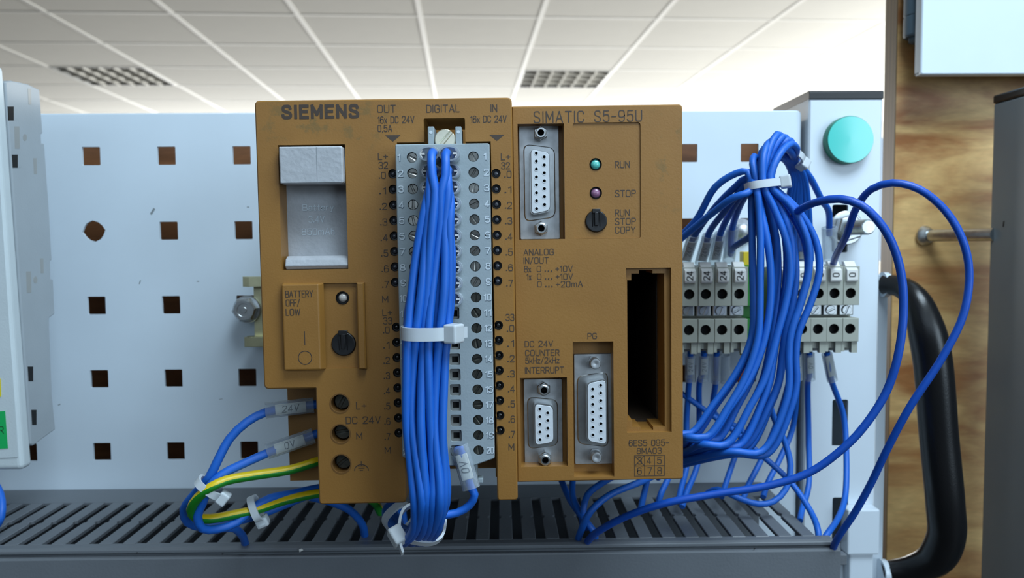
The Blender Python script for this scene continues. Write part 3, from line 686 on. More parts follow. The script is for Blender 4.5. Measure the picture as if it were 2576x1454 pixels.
# power terminal screws down in their bores
def slotscrew(r, d=.9, head=.8):
    """slotted screw head, the slot cut out of the round"""
    mb = MB(); w_ = r*.13
    for s_ in (-1, 1):
        pts = [(s_*w_, -math.sqrt(r*r-w_*w_))]; a0 = math.asin(w_/r)
        pts += [(s_*r*math.sin(a), -r*math.cos(a)) for a in [a0+(PI-2*a0)*k/10 for k in range(11)]]
        mb.prism(pts, -head, 0, ch=r*.08)
    mb.lathe([(r*.98, 0), (r*.98, head*.45)], (0, 0, 0), (0, -1, 0), 20); return mb
def bore_screw(name, r, m):
    o = slotscrew(r).build(name, m, loc=(0, 0, 0)); return o
src = bore_screw('terminal_screw', 2.75, 'screw_dull')
for i, (p, a) in enumerate(zip(pws, (.5, 1.4, .9))):
    o = src if i == 0 else inst(src, plc, (0, 0, 0))
    put(o, (p.x+.25, FY+4, p.z+.2), (0, a, 0))
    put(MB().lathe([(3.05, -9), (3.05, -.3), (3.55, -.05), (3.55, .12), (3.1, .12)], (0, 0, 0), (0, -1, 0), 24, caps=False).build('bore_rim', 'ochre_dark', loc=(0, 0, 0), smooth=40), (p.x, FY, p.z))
MB().box(XS+1, L(1000, 1100).x, -118, -113, ZB+2, ZS-3).build('screw_bed', 'dark_hole', plc)
# battery compartment and its grey holder
x0, z0, x1, z1 = batt
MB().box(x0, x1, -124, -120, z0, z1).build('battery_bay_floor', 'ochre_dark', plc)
bz = (L(720, 470, -133).z); bl = LR(720, 470, 868, 640, -131)
hold = MB().prism(rp(rect(bl[0], bl[1]-1, x1-.15, bz+2), .5, 2), -131, -124, ch=.4).build('battery_holder', 'battery_grey', plc)
gb = LR(702, 368, 862, 462, FY-3.2)
mb = MB().prism(rp(rect(gb[0], gb[1], gb[2], gb[3]), [.9, 1.0, .8, .4], 3), FY-3.2, FY+4, ch=.45); ORIG[hold.name] = PV
mb.build('holder_grip', 'battery_grey', hold)
sx = L(797, 415, FY-3.2).x; MB().box(sx-.07, sx+.07, FY-3.25, FY-3.0, gb[1]+.3, gb[3]-.3).build('grip_seam', 'grey_paint', hold)
lp = LR(718, 644, 872, 677, FY+1)
MB().xprism([(-126, lp[1]), (FY+1.6, lp[1]), (FY+.4, lp[1]+1.2), (FY+1.2, lp[3]-1), (FY+3.2, lp[3]), (-126, lp[3])], lp[0], x1-.1).build('holder_lip', 'battery_grey', hold, bevel=.3)
def label_text(parent, txt, x0, x1, yb, cap, Y, m='print_brown', wd=.13, gap=1.5, name='lettering', Lf=L, lift=.06):
    a, b = Lf(x0, yb, Y), Lf(x1, yb, Y); k = abs(Lf(x0, yb-cap, Y).z-a.z)
    ls = text_lines(txt, a.x+k*wd*.5, b.x-k*wd*.5, (a.z+b.z)/2, k, gap)
    return MB().stroke(ls, k*wd, Y-lift).build(name, m, parent, recalc=False)
for txt, a, b, yb in (('Battery', 761, 840, 529), ('3.4V', 776, 817, 559), ('850mAh', 759, 842, 590)):
    label_text(hold, txt, a, b, yb, 14.5, -131, 'number_grey', .15, name='raised_text_and_shadow')
    label_text(hold, txt, a+.6, b+.6, yb+.8, 14.5, -130.98, 'grey_paint', .14, name='raised_text_and_shadow')  # darker shifted copy, the shadow of the raised letters painted in
# printed lettering
def TX(txt, x0, x1, yb, cap=15.5, wd=.125, Y=FY, gap=1.5): return label_text(plc, txt, x0, x1, yb, cap, Y, 'print_brown', wd, gap)
TX('SIEMENS', 708.5, 904, 295, 28.5, .27, gap=2.4)
TX('OUT', 949, 996, 282.5, 17.5); TX('16x DC 24V', 950, 1043, 309, 16); TX('0,5A', 950, 987, 331, 16)
TX('DIGITAL', 1072.5, 1156.5, 282, 17.5); TX('IN', 1234, 1251, 281, 17.5); TX('16x DC 24V', 1183.5, 1275, 307.5, 16)
for a, b, yt, yb in ((969, 1008, 340.6, 356.5), (1231, 1269, 339.5, 354.6)):
    p, q, s_ = L(a, yt), L(b, yt), L((a+b)/2, yb)
    MB().add([(p.x, FY-.06, p.z), (s_.x, FY-.06, s_.z), (q.x, FY-.06, p.z)], [(0, 1, 2)]).build('arrow_mark', 'print_brown', plc, recalc=False)
TX('L+', 951, 976.5, 401); TX('32', 952.5, 976.5, 423.5); TX('L+', 1260, 1284.5, 402); TX('32', 1261, 1283, 424.5)
for k in range(8):
    u = k/7
    TX('.%d' % k, 953+8*u, 971+8*u, 448.7+u*274.5); TX('.%d' % k, 1268.5+5*u, 1287+4*u, 446+u*274)
    TX('.%d' % k, 963.5+4*u, 980.5+2*u, 838+u*268); TX('.%d' % k, 1275+5*u, 1294+2*u, 834+u*266)
TX('M', 961.5, 977, 760.5); TX('L+', 962, 987, 794); TX('33', 964, 987, 815); TX('33', 1272, 1294, 806); TX('M', 968, 983.5, 1140); TX('M', 1279.5, 1294, 1132)
TX('L+', 896, 922.5, 1029, 17); TX('DC 24V', 870, 958, 1065, 16.5); TX('M', 896.5, 911.5, 1104.5, 15.5)
a = L(909.5, 1184); k = L(927, 1184).x-a.x; y_ = FY-.06; lw = .28
arc = [(a.x+k*math.cos(t), a.z+.1+k*math.sin(t)*.86) for t in [PI*j/14 for j in range(15)]]
MB().stroke([arc, [(a.x, a.z+k*.7), (a.x, a.z+k*1.35)], [(a.x-k*.62, a.z+k*.7), (a.x+k*.62, a.z+k*.7)], [(a.x-k*.4, a.z+k*.38), (a.x+k*.4, a.z+k*.38)], [(a.x-k*.2, a.z+k*.08), (a.x+k*.2, a.z+k*.08)]], lw, y_).build('earth_symbol', 'print_brown', plc, recalc=False)
Yb = FY-2.6
TX('BATTERY', 718, 788, 747, 15.5, .125, Yb); TX('OFF/', 719, 755, 769.5, 15.5, .125, Yb); TX('LOW', 719, 756, 793, 15.5, .125, Yb)
p, q = L(766, 834, Yb), L(766, 867, Yb); c = L(767.5, 900, Yb); rr_ = 2.25
MB().stroke([[(p.x, p.z), (p.x, q.z)]], .28, Yb-.06).build('on_mark', 'print_brown', plc, recalc=False)
MB().stroke([[(c.x+rr_*math.cos(2*PI*j/28), c.z+rr_*math.sin(2*PI*j/28)) for j in range(29)]], .28, Yb-.06).build('off_mark', 'print_brown', plc, recalc=False)
def TG(txt, x0, x1, yb, cap=14.5, wd=.125, Y=GY, gap=1.5): return TX(txt, x0, x1, yb, cap, wd, Y, gap)
TG('SIMATIC', 1342.5, 1470, 307.5, 27, .1, gap=2); TG('S5-95U', 1495, 1615.5, 305, 26.5, .1, gap=2)
Yc = GY+.55
TG('RUN', 1547, 1584, 421.7, 15.5, Y=Yc); TG('STOP', 1547, 1599.5, 494, 15.5, Y=Yc); TG('RUN', 1547, 1584, 543, 15.5, Y=Yc); TG('STOP', 1547, 1599.5, 564.5, 15.5, Y=Yc); TG('COPY', 1547, 1599, 586, 15.5, Y=Yc)
TG('ANALOG', 1317, 1393.5, 641.3); TG('IN/OUT', 1317, 1380.5, 662.5)
TG('8x', 1318.5, 1336.5, 684); TG('1x', 1325, 1337, 703.3)
for i, (yb, s_) in enumerate(((683, '+10V'), (702.5, '+10V'), (721.5, '+20mA'))):
    o = i*.7; TG('0', 1350.5+o, 1361.5+o, yb, 13.5); TG('...', 1370+o, 1389+o, yb, 13.5, .2, gap=6); TG(s_, 1397+o, (1441 if i < 2 else 1465)+o, yb, 14)
TG('PG', 1478, 1502, 852, 14); TG('DC 24V', 1320, 1391.5, 872, 14); TG('COUNTER', 1321, 1407.5, 894.5, 14); TG('5kHz/2kHz', 1321.5, 1407.5, 913.5, 14); TG('INTERRUPT', 1320.5, 1419, 938.5, 15)
TG('6ES5 095-', 1581.5, 1683, 1121, 14.5); TG('8MA03', 1602, 1664.5, 1140.5, 13.5)
gr = LR(1596.5, 1145.5, 1671.5, 1197, GY); x0, z0, x1, z1 = gr; zm = (z0+z1)/2; u1, u2 = x0+(x1-x0)/3, x0+(x1-x0)*2/3
MB().stroke([[(x0, z0), (x1, z0), (x1, z1), (x0, z1), (x0, z0)], [(x0, zm), (x1, zm)], [(u1, z0), (u1, z1)], [(u2, z0), (u2, z1)], [(x0, z1), (u1, zm)], [(x0, zm), (u1, z1)]], .2, GY-.06).build('version_grid', 'print_brown', plc, recalc=False)
for ch_, a, yb in (('3', 1603.5, 1167), ('4', 1627, 1166.5), ('5', 1653, 1166), ('6', 1603, 1192.5), ('7', 1629, 1192), ('8', 1653.5, 1191.5)): TG(ch_, a, a+11.5, yb, 16)
# card slot: stepped frame in the recess, deep dark shaft, pin header at its end
x0, z0, x1, z1 = slot; SY = GY+2.2
q = lambda px, py: (L(px, py, SY).x, L(px, py, SY).z)
st = [q(1577.5, 705), q(1588, 705), q(1588, 688), q(1607.5, 688), q(1607.5, 679.5), q(1641.5, 679.5), q(1641.5, 687.5), q(1671, 687.5), q(1672.5, 1073), q(1643, 1073), q(1643, 1081), q(1611.5, 1081), q(1611.5, 1074), q(1590.5, 1074), q(1590.5, 1057), q(1579, 1057)]
MB().prism(rect(x0-.1, z0-.1, x1+.1, z1+.1), SY, -119, [st]).build('slot_frame', 'ochre_plastic', plc)
mb = MB(); sx0, sx1, sz0, sz1 = x0+.3, x1-2.2, z0+1.2, z1-1.6
mb.box(sx0-1, sx0, -118, -42, sz0, sz1); mb.box(sx1, sx1+1, -118, -42, sz0, sz1); mb.box(sx0, sx1, -118, -42, sz0-1, sz0); mb.box(sx0, sx1, -118, -42, sz1, sz1+1); mb.box(sx0-1, sx1+1, -42, -40.5, sz0-1, sz1+1)
mb.build('slot_shaft', 'shaft_brown', plc)
MB().box(sx0+2, sx1-2, -66, -42, sz0+8, sz1-8).build('slot_header', 'dark_hole', plc)
pin = None
for i in range(3):
    for j in range(16):
        p = (sx0+3.6+i*2.6, -66, sz0+12+j*2.54)
        if pin is None:
            pin = MB().box(-.6, .6, -.4, .1, -.6, .6).build('header_contact', 'black_plastic', loc=(0, 0, 0)); put(pin, p)
        else: inst(pin, plc, p)
# sub-miniature D sockets
RINGS = {}
def dsub(rec, plate, nuts, flange, ins, colA, colB, nutkind, wide_left, py, label):
    """colA / colB: (x, y0, step, n) pixel columns of the contacts"""
    base = GY+6.0
    MB().box(rec[0]-.1, rec[2]+.1, base+1.2, -118.5, rec[1]-.1, rec[3]+.1).build('socket_bay', 'ochre_plastic', plc)
    P = LR(*plate, base); mount = MB().prism(rp(rect(*P), .5, 2), base, base+1.1, ch=.15).build('d_socket', 'zinc_dull', plc); mount['label'] = label; ORIG[mount.name] = PV
    def dshape(r, k=.9):
        x0, z0, x1, z1 = r; s_ = (z1-z0)*.035+ .5
        pts = [(x0, z0), (x1, z0+s_), (x1, z1-s_), (x0, z1)] if wide_left else [(x0, z0+s_), (x1, z0), (x1, z1), (x0, z1-s_)]
        return rp(pts, k, 5)
    fl = LR(*flange, base-.5)
    MB().prism(dshape(fl, 2.6), base-.5, base+.2, ch=.35).build('pressed_collar', 'zinc', mount)
    front = base-5.2
    I = LR(*ins, front); sh = (I[0]-.42, I[1]-.42, I[2]+.42, I[3]+.42)
    mb = MB().prism(dshape(sh, 1.9), front+.35, base-.4, [dshape((I[0]-.12, I[1]-.12, I[2]+.12, I[3]+.12), 1.7)], back=False); mb.build('shell', 'zinc', mount, smooth=25)
    hs = []
    for (x, y0, st_, n) in (colA, colB):
        for k in range(n): p = L(x+.12*k, y0+st_*k, front); hs.append(p)
    MB().prism(dshape(I, 1.6), front, base-.4, [circ(p.x, p.z, .52, 12) for p in hs], ch=.12).build('insulator', 'insert_white', mount)
    for p in hs:
        if 'r' not in RINGS:
            mb = MB(); mb.lathe([(.82, .02), (.78, .1), (.54, .1), (.52, -.3), (.5, -1.6), (.02, -1.7)], (0, 0, 0), (0, -1, 0), 12, caps=False)
            mb.m = [0]*24+[1]*(len(mb.f)-24); RINGS['r'] = mb.build('contact_hole', ['insert_white', 'dark_hole'], loc=(0, 0, 0), smooth=30); o = RINGS['r']; o.parent = mount; o.location = (p-PV)*.001
        else: inst(RINGS['r'], mount, p)
    for (nx, ny) in nuts:
        c = L(nx, ny, base-3.5); c.y = base
        mb = MB()
        if nutkind == 'hex':
            mb.lathe([(2.55, 0), (2.55, 3.2), (2.3, 3.6), (1.9, 3.6)], c, (0, -1, 0), 6, caps=False, phase=.52); mb.lathe([(1.95, 3.6), (1.9, 5.0), (1.6, 5.2), (1.15, 5.2), (1.1, 1.0), (.02, 1.0)], c, (0, -1, 0), 20, caps=False)
            mb.m = [0]*len(mb.f); mb.m[-20:] = [1]*20; mb.m[-40:-20] = [1]*20
            mb.build('jack_nut', ['zinc', 'dark_hole'], mount, smooth=25)
        else:
            mb.lathe([(2.5, 0), (2.5, 1.2)], c, (0, -1, 0), 6); mb.lathe([(1.95, 1.2), (1.95, 4.6), (1.7, 5.0), (1.0, 5.05), (.02, 4.7)], c, (0, -1, 0), 22); mb.build('jack_post', 'zinc_dull', mount, smooth=35)
dsub(rec1, (1307, 315.5, 1407, 602), [(1360, 335), (1361.3, 574.5)], (1318, 361, 1397, 558), (1336.5, 375, 1382.5, 538.5), (1349, 385.5, 19.92, 8), (1369, 395, 19.95, 7), 'hex', True, 0, 'fifteen way steel socket at the top')
dsub(rec2, (1318.5, 953, 1415, 1167.5), [(1368, 980), (1371, 1155)], (1327, 997, 1404, 1130), (1346, 1016.5, 1391.5, 1119.5), (1358, 1029.3, 19.2, 5), (1377.6, 1039, 19.2, 4), 'hex', True, 0, 'small nine way steel socket')
dsub(rec3, (1445, 890, 1540.5, 1167.5), [(1497, 914), (1500, 1149.5)], (1452, 935, 1530.5, 1126.5), (1478.6, 956, 1524.3, 1118), (1511, 969.3, 19.27, 8), (1490.8, 979, 19.2, 7), 'round', False, 0, 'fifteen way steel socket low in the middle')

# ------------------------------------------------------------------ grey screw terminal connector plugged into the front
CYF = -145.0
con = thing('screw_connector', 'grey twenty row screw terminal connector plugged into the controller', 'connector', (PV.x, CYF, PV.z), roty=-PHI); ORIG[con.name] = PV.copy()
cx0, cx1_ = (L(1003, 366, CYF).x+L(1013, 1140, CYF).x)/2, (L(1232.5, 366, CYF).x+L(1243.5, 1140, CYF).x)/2
cz1 = (L(1003, 366.5, CYF).z+L(1232, 366.5, CYF).z)/2; czb = L(1243, 1143, CYF).z
zz = [L(1192.4, 398, CYF).z+(L(1204.5, 1123.5, CYF).z-L(1192.4, 398, CYF).z)*k/19 for k in range(20)]
sxr = (L(1192.6, 398, CYF).x+L(1204.5, 1123, CYF).x)/2; sxl = L(1040.5, 398, CYF).x-.0
ser = (L(1147.5, 897, CYF).x+L(1150, 1088, CYF).x)/2-.1; sel_ = sxl+(sxr-ser)
holes = [circ(x, z, 1.72, 16) for x in (sxl, sxr) for z in zz] + [rp(rect(x-1.8, z-1.95, x+1.8, z+1.95), .55, 2) for x in (sel_, ser) for z in zz]
outc = [(cx0, czb+1), (sxl+3, L(1100, 1162, CYF).z), (sxr-1.6, L(1194, 1161, CYF).z), (cx1_, czb), (cx1_, cz1), (cx0, cz1)]
mb = MB().prism(rp(outc, [.4, .3, .3, .4, .6, .4], 2), CYF, CYF+3.4, holes, ch=.3)
mb.prism([(p[0]*1.0, p[1]) for p in outc], CYF+3.41, CYF+9)
mb.build('connector_body', 'connector_grey', con)
MB().box(cx0+.8, cx1_-.8, CYF+9, -101, czb+2, cz1-1).build('plug_block', 'connector_grey', con)
# wire entries: grey funnels with black throats
e0 = None
for x in (sel_, ser):
    for z in zz:
        if e0 is None:
            mb = MB(); mb.prism(rect(-1.78, -1.93, 1.78, 1.93), .9, 3.3, [rect(-1.0, -1.2, 1.1, .9)], back=False); mb.mi = 1; mb.box(-1.2, 1.3, 2.6, 3.3, -1.4, 1.1)
            e0 = mb.build('wire_entry', ['louvre_dark', 'dark_hole'], loc=(0, 0, 0)); e0.parent = con; e0.location = (Vector((x, CYF, z))-PV)*.001
        else: inst(e0, con, (x, CYF, z))
scA = slotscrew(1.6, .8).build('clamp_screw', 'screw_steel', loc=(0, 0, 0)); scB = slotscrew(1.6, .8).build('clamp_screw', 'screw_dull', loc=(0, 0, 0))
usedA = usedB = False
for x in (sxl, sxr):
    for i, z in enumerate(zz):
        bright = i < 10 or i == 12; s_ = scA if (i < 9) else scB
        if s_ is scA and not usedA: o = scA; usedA = True; o.parent = con
        elif s_ is scB and not usedB: o = scB; usedB = True; o.parent = con
        else: o = inst(s_, con, (0, 0, 0))
        o.location = (Vector((x, CYF+(1.7 if i in (0, 1, 19) else 1.2), z))-PV)*.001; o.rotation_euler = (random.uniform(-.05, .05), random.uniform(-1.5, 1.5), 0)
for i, z in enumerate(zz):
    for x in ((cx0+.9, cx1_-1.75) if i < 9 else (cx0+.45, cx1_-2.5)):
        s_ = str(i+1); n = len(s_); wd_ = (.62 if s_ == '1' else 1.35) if n == 1 else 2.2
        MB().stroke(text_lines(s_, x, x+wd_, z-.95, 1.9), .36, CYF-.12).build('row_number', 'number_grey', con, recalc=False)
        MB().stroke(text_lines(s_, x+.12, x+wd_+.12, z-1.09, 1.9), .34, CYF-.06).build('row_number_shadow', 'box_bluegrey', con, recalc=False)  # dark offset numeral paints the shadow under the embossed one
# ears, big fixing screw, foot
for a, b in ((1079.5, 1095), (1147.5, 1163)):
    r = LR(a, 323.5, b, 372, -139); MB().prism(rp(rect(*r), .3, 2), -139, -128, ch=.25).build('ear', 'connector_grey', con)
    m_ = ((r[0]+r[2])/2, -139, L(1087, 338, -139).z); MB().lathe([(.55, 0), (.55, .08)], m_, (0, -1, 0), 14).build('ear_dimple', 'number_grey', con)
c = L(1122.5, 357, -138)
o = slotscrew(3.45, 1, 1.4).build('fixing_screw', 'brass_zinc', loc=(0, 0, 0)); o.parent = con; o.location = (c-PV)*.001; o.rotation_euler = (0, .72, 0)
MB().lathe([(2.2, -20), (2.2, 0)], c, (0, -1, 0), 16).build('screw_shank', 'zinc_dull', con)
r = LR(1190, 1158, 1207, 1212, -143); mb = MB().prism(rect(r[0], r[1]+2, r[2]-.6, r[3]+1), -143, -137); mb.box(r[2]-.6, r[2]+1.2, -143, -139, r[1]+1, r[1]+2.6); mb.build('foot_latch', 'connector_grey', con, bevel=.3)
# ------------------------------------------------------------------ white module at the left border
MX = UX(40, 600, -200).x
def S(px, py, X=None): return UX(px, py, MX if X is None else X)
MXo = -209.0
fa, fb = S(10, 168, MXo), S(83, 1171, MXo)     # front edge of the cover, top and bottom
mod = thing('plastic_module', 'white grey plastic module with a green sticker at the left border', 'module', (MXo-30, -40, fb.z))
side = [(100, 226), (108, 336), (104, 338), (105, 360), (112, 361), (124, 531), (131, 655), (126, 657), (127, 700), (134, 703), (138, 790), (124, 800), (131, 992), (140, 1080), (84, 1121)]
bk = [S(px, py, MXo-2) for px, py in side]
fr = [S(px, py, MXo-2) for px, py in ((78, 1118), (28, 400), (14, 205))]
prof = [(p.y, p.z) for p in bk] + [(p.y, p.z) for p in fr] + [(S(30, 203, MXo-2).y, S(30, 203, MXo-2).z), (S(72, 212, MXo-2).y, S(72, 212, MXo-2).z)]
MB().xprism(prof, MXo-62, MXo-2).build('module_body', 'module_grey', mod, bevel=.6)
# cover in front, its face slightly sloping
dv = (fb-fa); th = 7.5
cov = [(fa.y-th, fa.z), (fa.y, fa.z), (fb.y, fb.z), (fb.y-th, fb.z)]
MB().xprism(cov, MXo-62, MXo).build('module_cover', 'module_white', mod, bevel=2.2, seg=4)
def on_cover(px, py, lift):     # a point on the sloping cover face
    a = fa+Vector((0, -th, 0)); n = Vector((0, -dv.z, dv.y)).normalized(); n = n if n.y < 0 else -n
    p0 = a + n*lift; d = ray(px, py); o = Vector((0, CY, 0)); t = (p0-o).dot(n)/d.dot(n); return o+d*t
def cover_patch(name, m, c, lift):
    mb = MB(); P = [on_cover(px, py, lift) for px, py in c]; Q = [on_cover(px, py, lift-.3) for px, py in c]; n = len(P)
    mb.add(P+Q, [tuple(range(n))]+[(i, (i+1) % n, n+(i+1) % n, n+i) for i in range(n)]); return mb.build(name, m, mod)
cover_patch('cover_panel', 'module_white', [(-110, 170), (-20, 170), (45, 1150), (-110, 1158)], .35)
cover_patch('green_sticker', 'sticker_green', [(-60, 1038), (13, 1034), (20, 1128), (-60, 1133)], .6)
cover_patch('yellow_sticker', 'sticker_yellow', [(-60, 955), (1.5, 952), (3, 998), (-60, 1000)], .6)
a, b, c_ = on_cover(-3.5, 1091, .7), on_cover(8.5, 1090, .7), on_cover(-4, 1074, .7)
ls, wd_ = lines_of('R'); mb = MB(); mb.stroke([[(x, z) for x, z in l] for l in ls], .5, 0)
for v in mb.v: q_ = a+(b-a)*(v.x/wd_)+(c_-a)*(v.z/6); v.x, v.y, v.z = q_.x, q_.y, q_.z
mb.build('sticker_letter', 'ink_black', mod, recalc=False)
def side_patch(name, m, c, depth=0.0):
    P = [S(px, py, MXo-2+.08) for px, py in c]; n = len(P); Q = [p+Vector((-.5, 0, 0)) for p in P]
    return MB().add(P+Q, [tuple(range(n))]+[(i, (i+1) % n, n+(i+1) % n, n+i) for i in range(n)]).build(name, m, mod)
for x, y, w_, h_ in ((20, 268, 24, 35), (30, 389, 24, 33), (70, 922, 22, 37), (79, 1031, 21, 38)):
    side_patch('side_opening', 'dark_hole', [(x, y), (x+w_*.62, y), (x+w_*.62, y+h_), (x+2, y+h_)])
    side_patch('opening_wall', 'module_grey', [(x+w_*.62, y), (x+w_, y), (x+w_, y+h_-2), (x+w_*.62, y+h_)])
for x, y, w_, h_ in ((70, 223, 8, 40), (36, 318, 13, 56), (84, 398, 8, 40), (101, 650, 8, 37), (66, 683, 12, 53)):
    side_patch('side_groove', 'louvre_metal', [(x, y), (x+w_, y), (x+w_+1, y+h_), (x+2, y+h_)])
for x, y in ((63, 346), (89, 704)):
    side_patch('side_pin_hole', 'louvre_metal', [(x+5*math.cos(k*PI/5), y+9*math.sin(k*PI/5)) for k in range(10)])
o = MB().tube(spline([U(-40, 1190, -60), U(-8, 1225, -62), U(4, 1262, -66), U(2, 1300, -70), U(-20, 1340, -66)], 3), 1.7, 12).build('blue_cable', 'wire_blue', smooth=60)
tag(o, 'short bit of blue cable below the white module at the left border', 'wire')

# ------------------------------------------------------------------ terminal blocks
TYF, TYB = -54.0, -15.6
def term_mesh(kind, wd_):
    z = lambda py: U(1800, py, TYF).z-TZ
    mb = MB(); h = wd_/2-.06
    zt, zu0, zu1, zl1, zl0, zb = z(672), z(770), z(713), z(803), z(862), z(891)
    hu, hl = z(740), z(830)
    # rear block with the middle trough, front plates with wire holes, sloping head and foot
    mb.xprism([(TYB, z(680)-2), (TYF+9, z(668)), (TYF+4, z(672)), (TYF+4, zu0), (TYF+9, zu0), (TYF+9, zl1), (TYF+4, zl1), (TYF+4, z(865)), (TYF+9, zb), (TYB, z(880))], -h, h)
    mb.prism(rect(-h, zu0, h, zt), TYF, TYF+4, [circ(-.3, hu, 2.35, 18)], ch=.15)
    mb.prism(rect(-h, zl0, h, zl1), TYF, TYF+4, [circ(-.3, hl, 2.35, 18)], ch=.15)
    mb.box(-h, -h+1.4, TYF+1.2, TYF+4, zb+.6, zl0); mb.box(h-2.6, h, TYF+1.2, TYF+4, zb, zl0); mb.box(-h, h, TYF+3, TYF+5, z(880), zl0)
    return mb
TZ = U(1800, 784, TYF).z
groupsT = [('left', [1733.8, 1775.8, 1817.3, 1859.8]), ('right', [1978.5, 2019, 2059.3, 2099.5, 2140.3])]
wdT = 7.35
proto = {}
def part_copy(key, mk, parent, at):
    if key not in proto:
        o = mk(); o.parent = parent; o.location = (Vector(at)-ORIG[parent.name])*.001; proto[key] = o
    else: o = inst(proto[key], parent, at)
    return o
places = {'left': ['next to the controller edge', 'second from the controller edge', 'third from the controller edge', 'at the right end beside the green block'],
          'right': ['hidden most by the blue harness', 'second behind the blue harness', 'third from the right end', 'second from the right end', 'at the right end over the white post']}
for side_, xs in groupsT:
    for i, px in enumerate(xs):
        c = U(px, 740, TYF); x = c.x+.3; num = '24' if side_ == 'left' else '0'
        t = thing('terminal_block', 'grey terminal block marked %s, %s' % (num, places[side_][i]), 'terminal block', (x, TYB, TZ-19), 'terminal blocks on the rail')
        part_copy('tb', lambda: term_mesh('g', wdT).build('block_body', 'terminal_grey', loc=(0, 0, 0)), t, (x, 0, TZ))
        def throat(): 
            mb = MB(); mb.lathe([(2.3, 0), (2.3, -3), (.05, -3)], (0, 0, 0), (0, -1, 0), 16, caps=False); return mb.build('wire_hole', 'dark_hole', loc=(0, 0, 0))
        for py in (740, 830): part_copy('th', throat, t, (x-.3, TYF+.5, U(1800, py, TYF).z))
        def clampm(): return MB().box(-wdT/2+.35, wdT/2-.35, -1, 3, -2.6, 2.6).build('clamp_frame', 'zinc', loc=(0, 0, 0), bevel=.5)
        part_copy('cl', clampm, t, (x, TYF+6, TZ))
        o = part_copy('sc', lambda: slotscrew(2.1, .8, .7).build('clamp_screw', 'zinc', loc=(0, 0, 0)), t, (x, TYF+4.9, TZ)); o.rotation_euler = (0, random.uniform(.3, 1.3), 0)
        # white marker on the head
        zt, zb = U(1800, 659.5, TYF).z, U(1800, 711, TYF).z
        def marker():
            mb = MB(); zz_ = zb-TZ; zh = zt-TZ
            mb.xprism([(TYF-1.2, zz_), (TYF-1.6, zz_+1), (TYF-1.4, zz_+5.4), (TYF-.2, zz_+6.2), (TYF+2.6, zh), (TYF+5, zh), (TYF+3, zz_)], -2.5, 2.5); mb.box(2.5, 2.9, TYF-.6, TYF+2, zz_+2, zz_+4.6); return mb.build('marker', 'tag_white', loc=(0, 0, 0), bevel=.2)
        mk = part_copy('mk', marker, t, (x-.2, 0, TZ)); ORIG[mk.name] = Vector((x-.2, 0, TZ))
        ls, w0 = lines_of(num); k = 2.6/6; zc = zb+3.2-w0*k/2
        mb = MB().stroke([[(x+.9-p[1]*k, zc+p[0]*k) for p in l] for l in ls], .34, TYF-1.75)
        mb.build('marker_number', 'ink_black', mk, recalc=False)
# protective earth block between the groups
c = U(1901, 740, TYF); x = c.x; t = thing('earth_terminal', 'green and yellow earth terminal block behind the blue harness', 'terminal block', (x, TYB, TZ-19))
MB_ = term_mesh('e', wdT)
for v in MB_.v: v.x += x; v.z += TZ
MB_.build('block_body', 'earth_green', t)
for s_ in (1, -1):
    a = U(1884, 655 if s_ > 0 else 880, -44); MB().box(a.x-2.6, a.x+3.2, -44, -38, a.z-3.2, a.z+4).build('yellow_band', 'earth_yellow', t, bevel=.3)
o = MB().tube([U(1868, 905, -30), U(1866, 930, -28), U(1862, 960, -26)], 1.6, 10).build('orange_wire', 'clay_orange', smooth=60); tag(o, 'short orange wire end below the green earth terminal', 'wire')

# ------------------------------------------------------------------ wires
def wire(pts, label, group=None, r=1.36, m='wire_blue', name='blue_wire', step=3.0, Lf=U, seg=10):
    P = [Lf(*p) if not isinstance(p, Vector) else p for p in pts]
    o = MB().tube(spline(P, step), r, seg).build(name, m, smooth=70, loc=P[-1])
    return tag(o, label, 'wire', group)
def dev(p):        # controller axes back to the room
    d = Vector(p)-PV; c, s = math.cos(PHI), math.sin(PHI)
    return Vector((PV.x+d.x*c-d.z*s, p[1], PV.z+d.x*s+d.z*c))
# the bundle strapped down the front of the connector
env = [(480, 1063, 1139), (560, 1051, 1142), (640, 1038, 1143), (740, 1026, 1141), (835, 1018, 1133), (950, 1013, 1127), (1060, 1012, 1124), (1140, 1019, 1125), (1210, 1027, 1130), (1265, 1033, 1128)]
def envx(y, u):
    for (y0, a0, b0), (y1, a1, b1) in zip(env, env[1:]):
        if y <= y1 or (y1 == 1265):
            t = min(1.2, max(0, (y-y0)/(y1-y0))); a = a0+(a1-a0)*t; b = b0+(b1-b0)*t
            return a+10+(b-a-20)*u
FW, MW, BW = -166.5, -164.2, -161.8
plan = [('L', 3, 0.0, FW), ('L', 2, .2, FW-.4), ('L', 1, .4, FW-.7), ('R', 1, .6, FW-.7), ('R', 2, .82, FW-.5), ('R', 3, 1.0, FW+.4),
        ('L', 4, .08, MW), ('L', 5, .3, MW), ('L', 6, .5, MW), ('R', 4, .92, MW+.2), ('R', 5, .72, MW), ('R', 6, 1.0, BW-.8),
        ('L', 7, .02, BW), ('L', 8, .25, BW), ('R', 8, .86, BW+.4), ('R', 7, .6, BW), ('R', 9, 1.0, BW+1.4), ('L', 9, .42, BW), ('R', 10, .9, BW+1.8)]
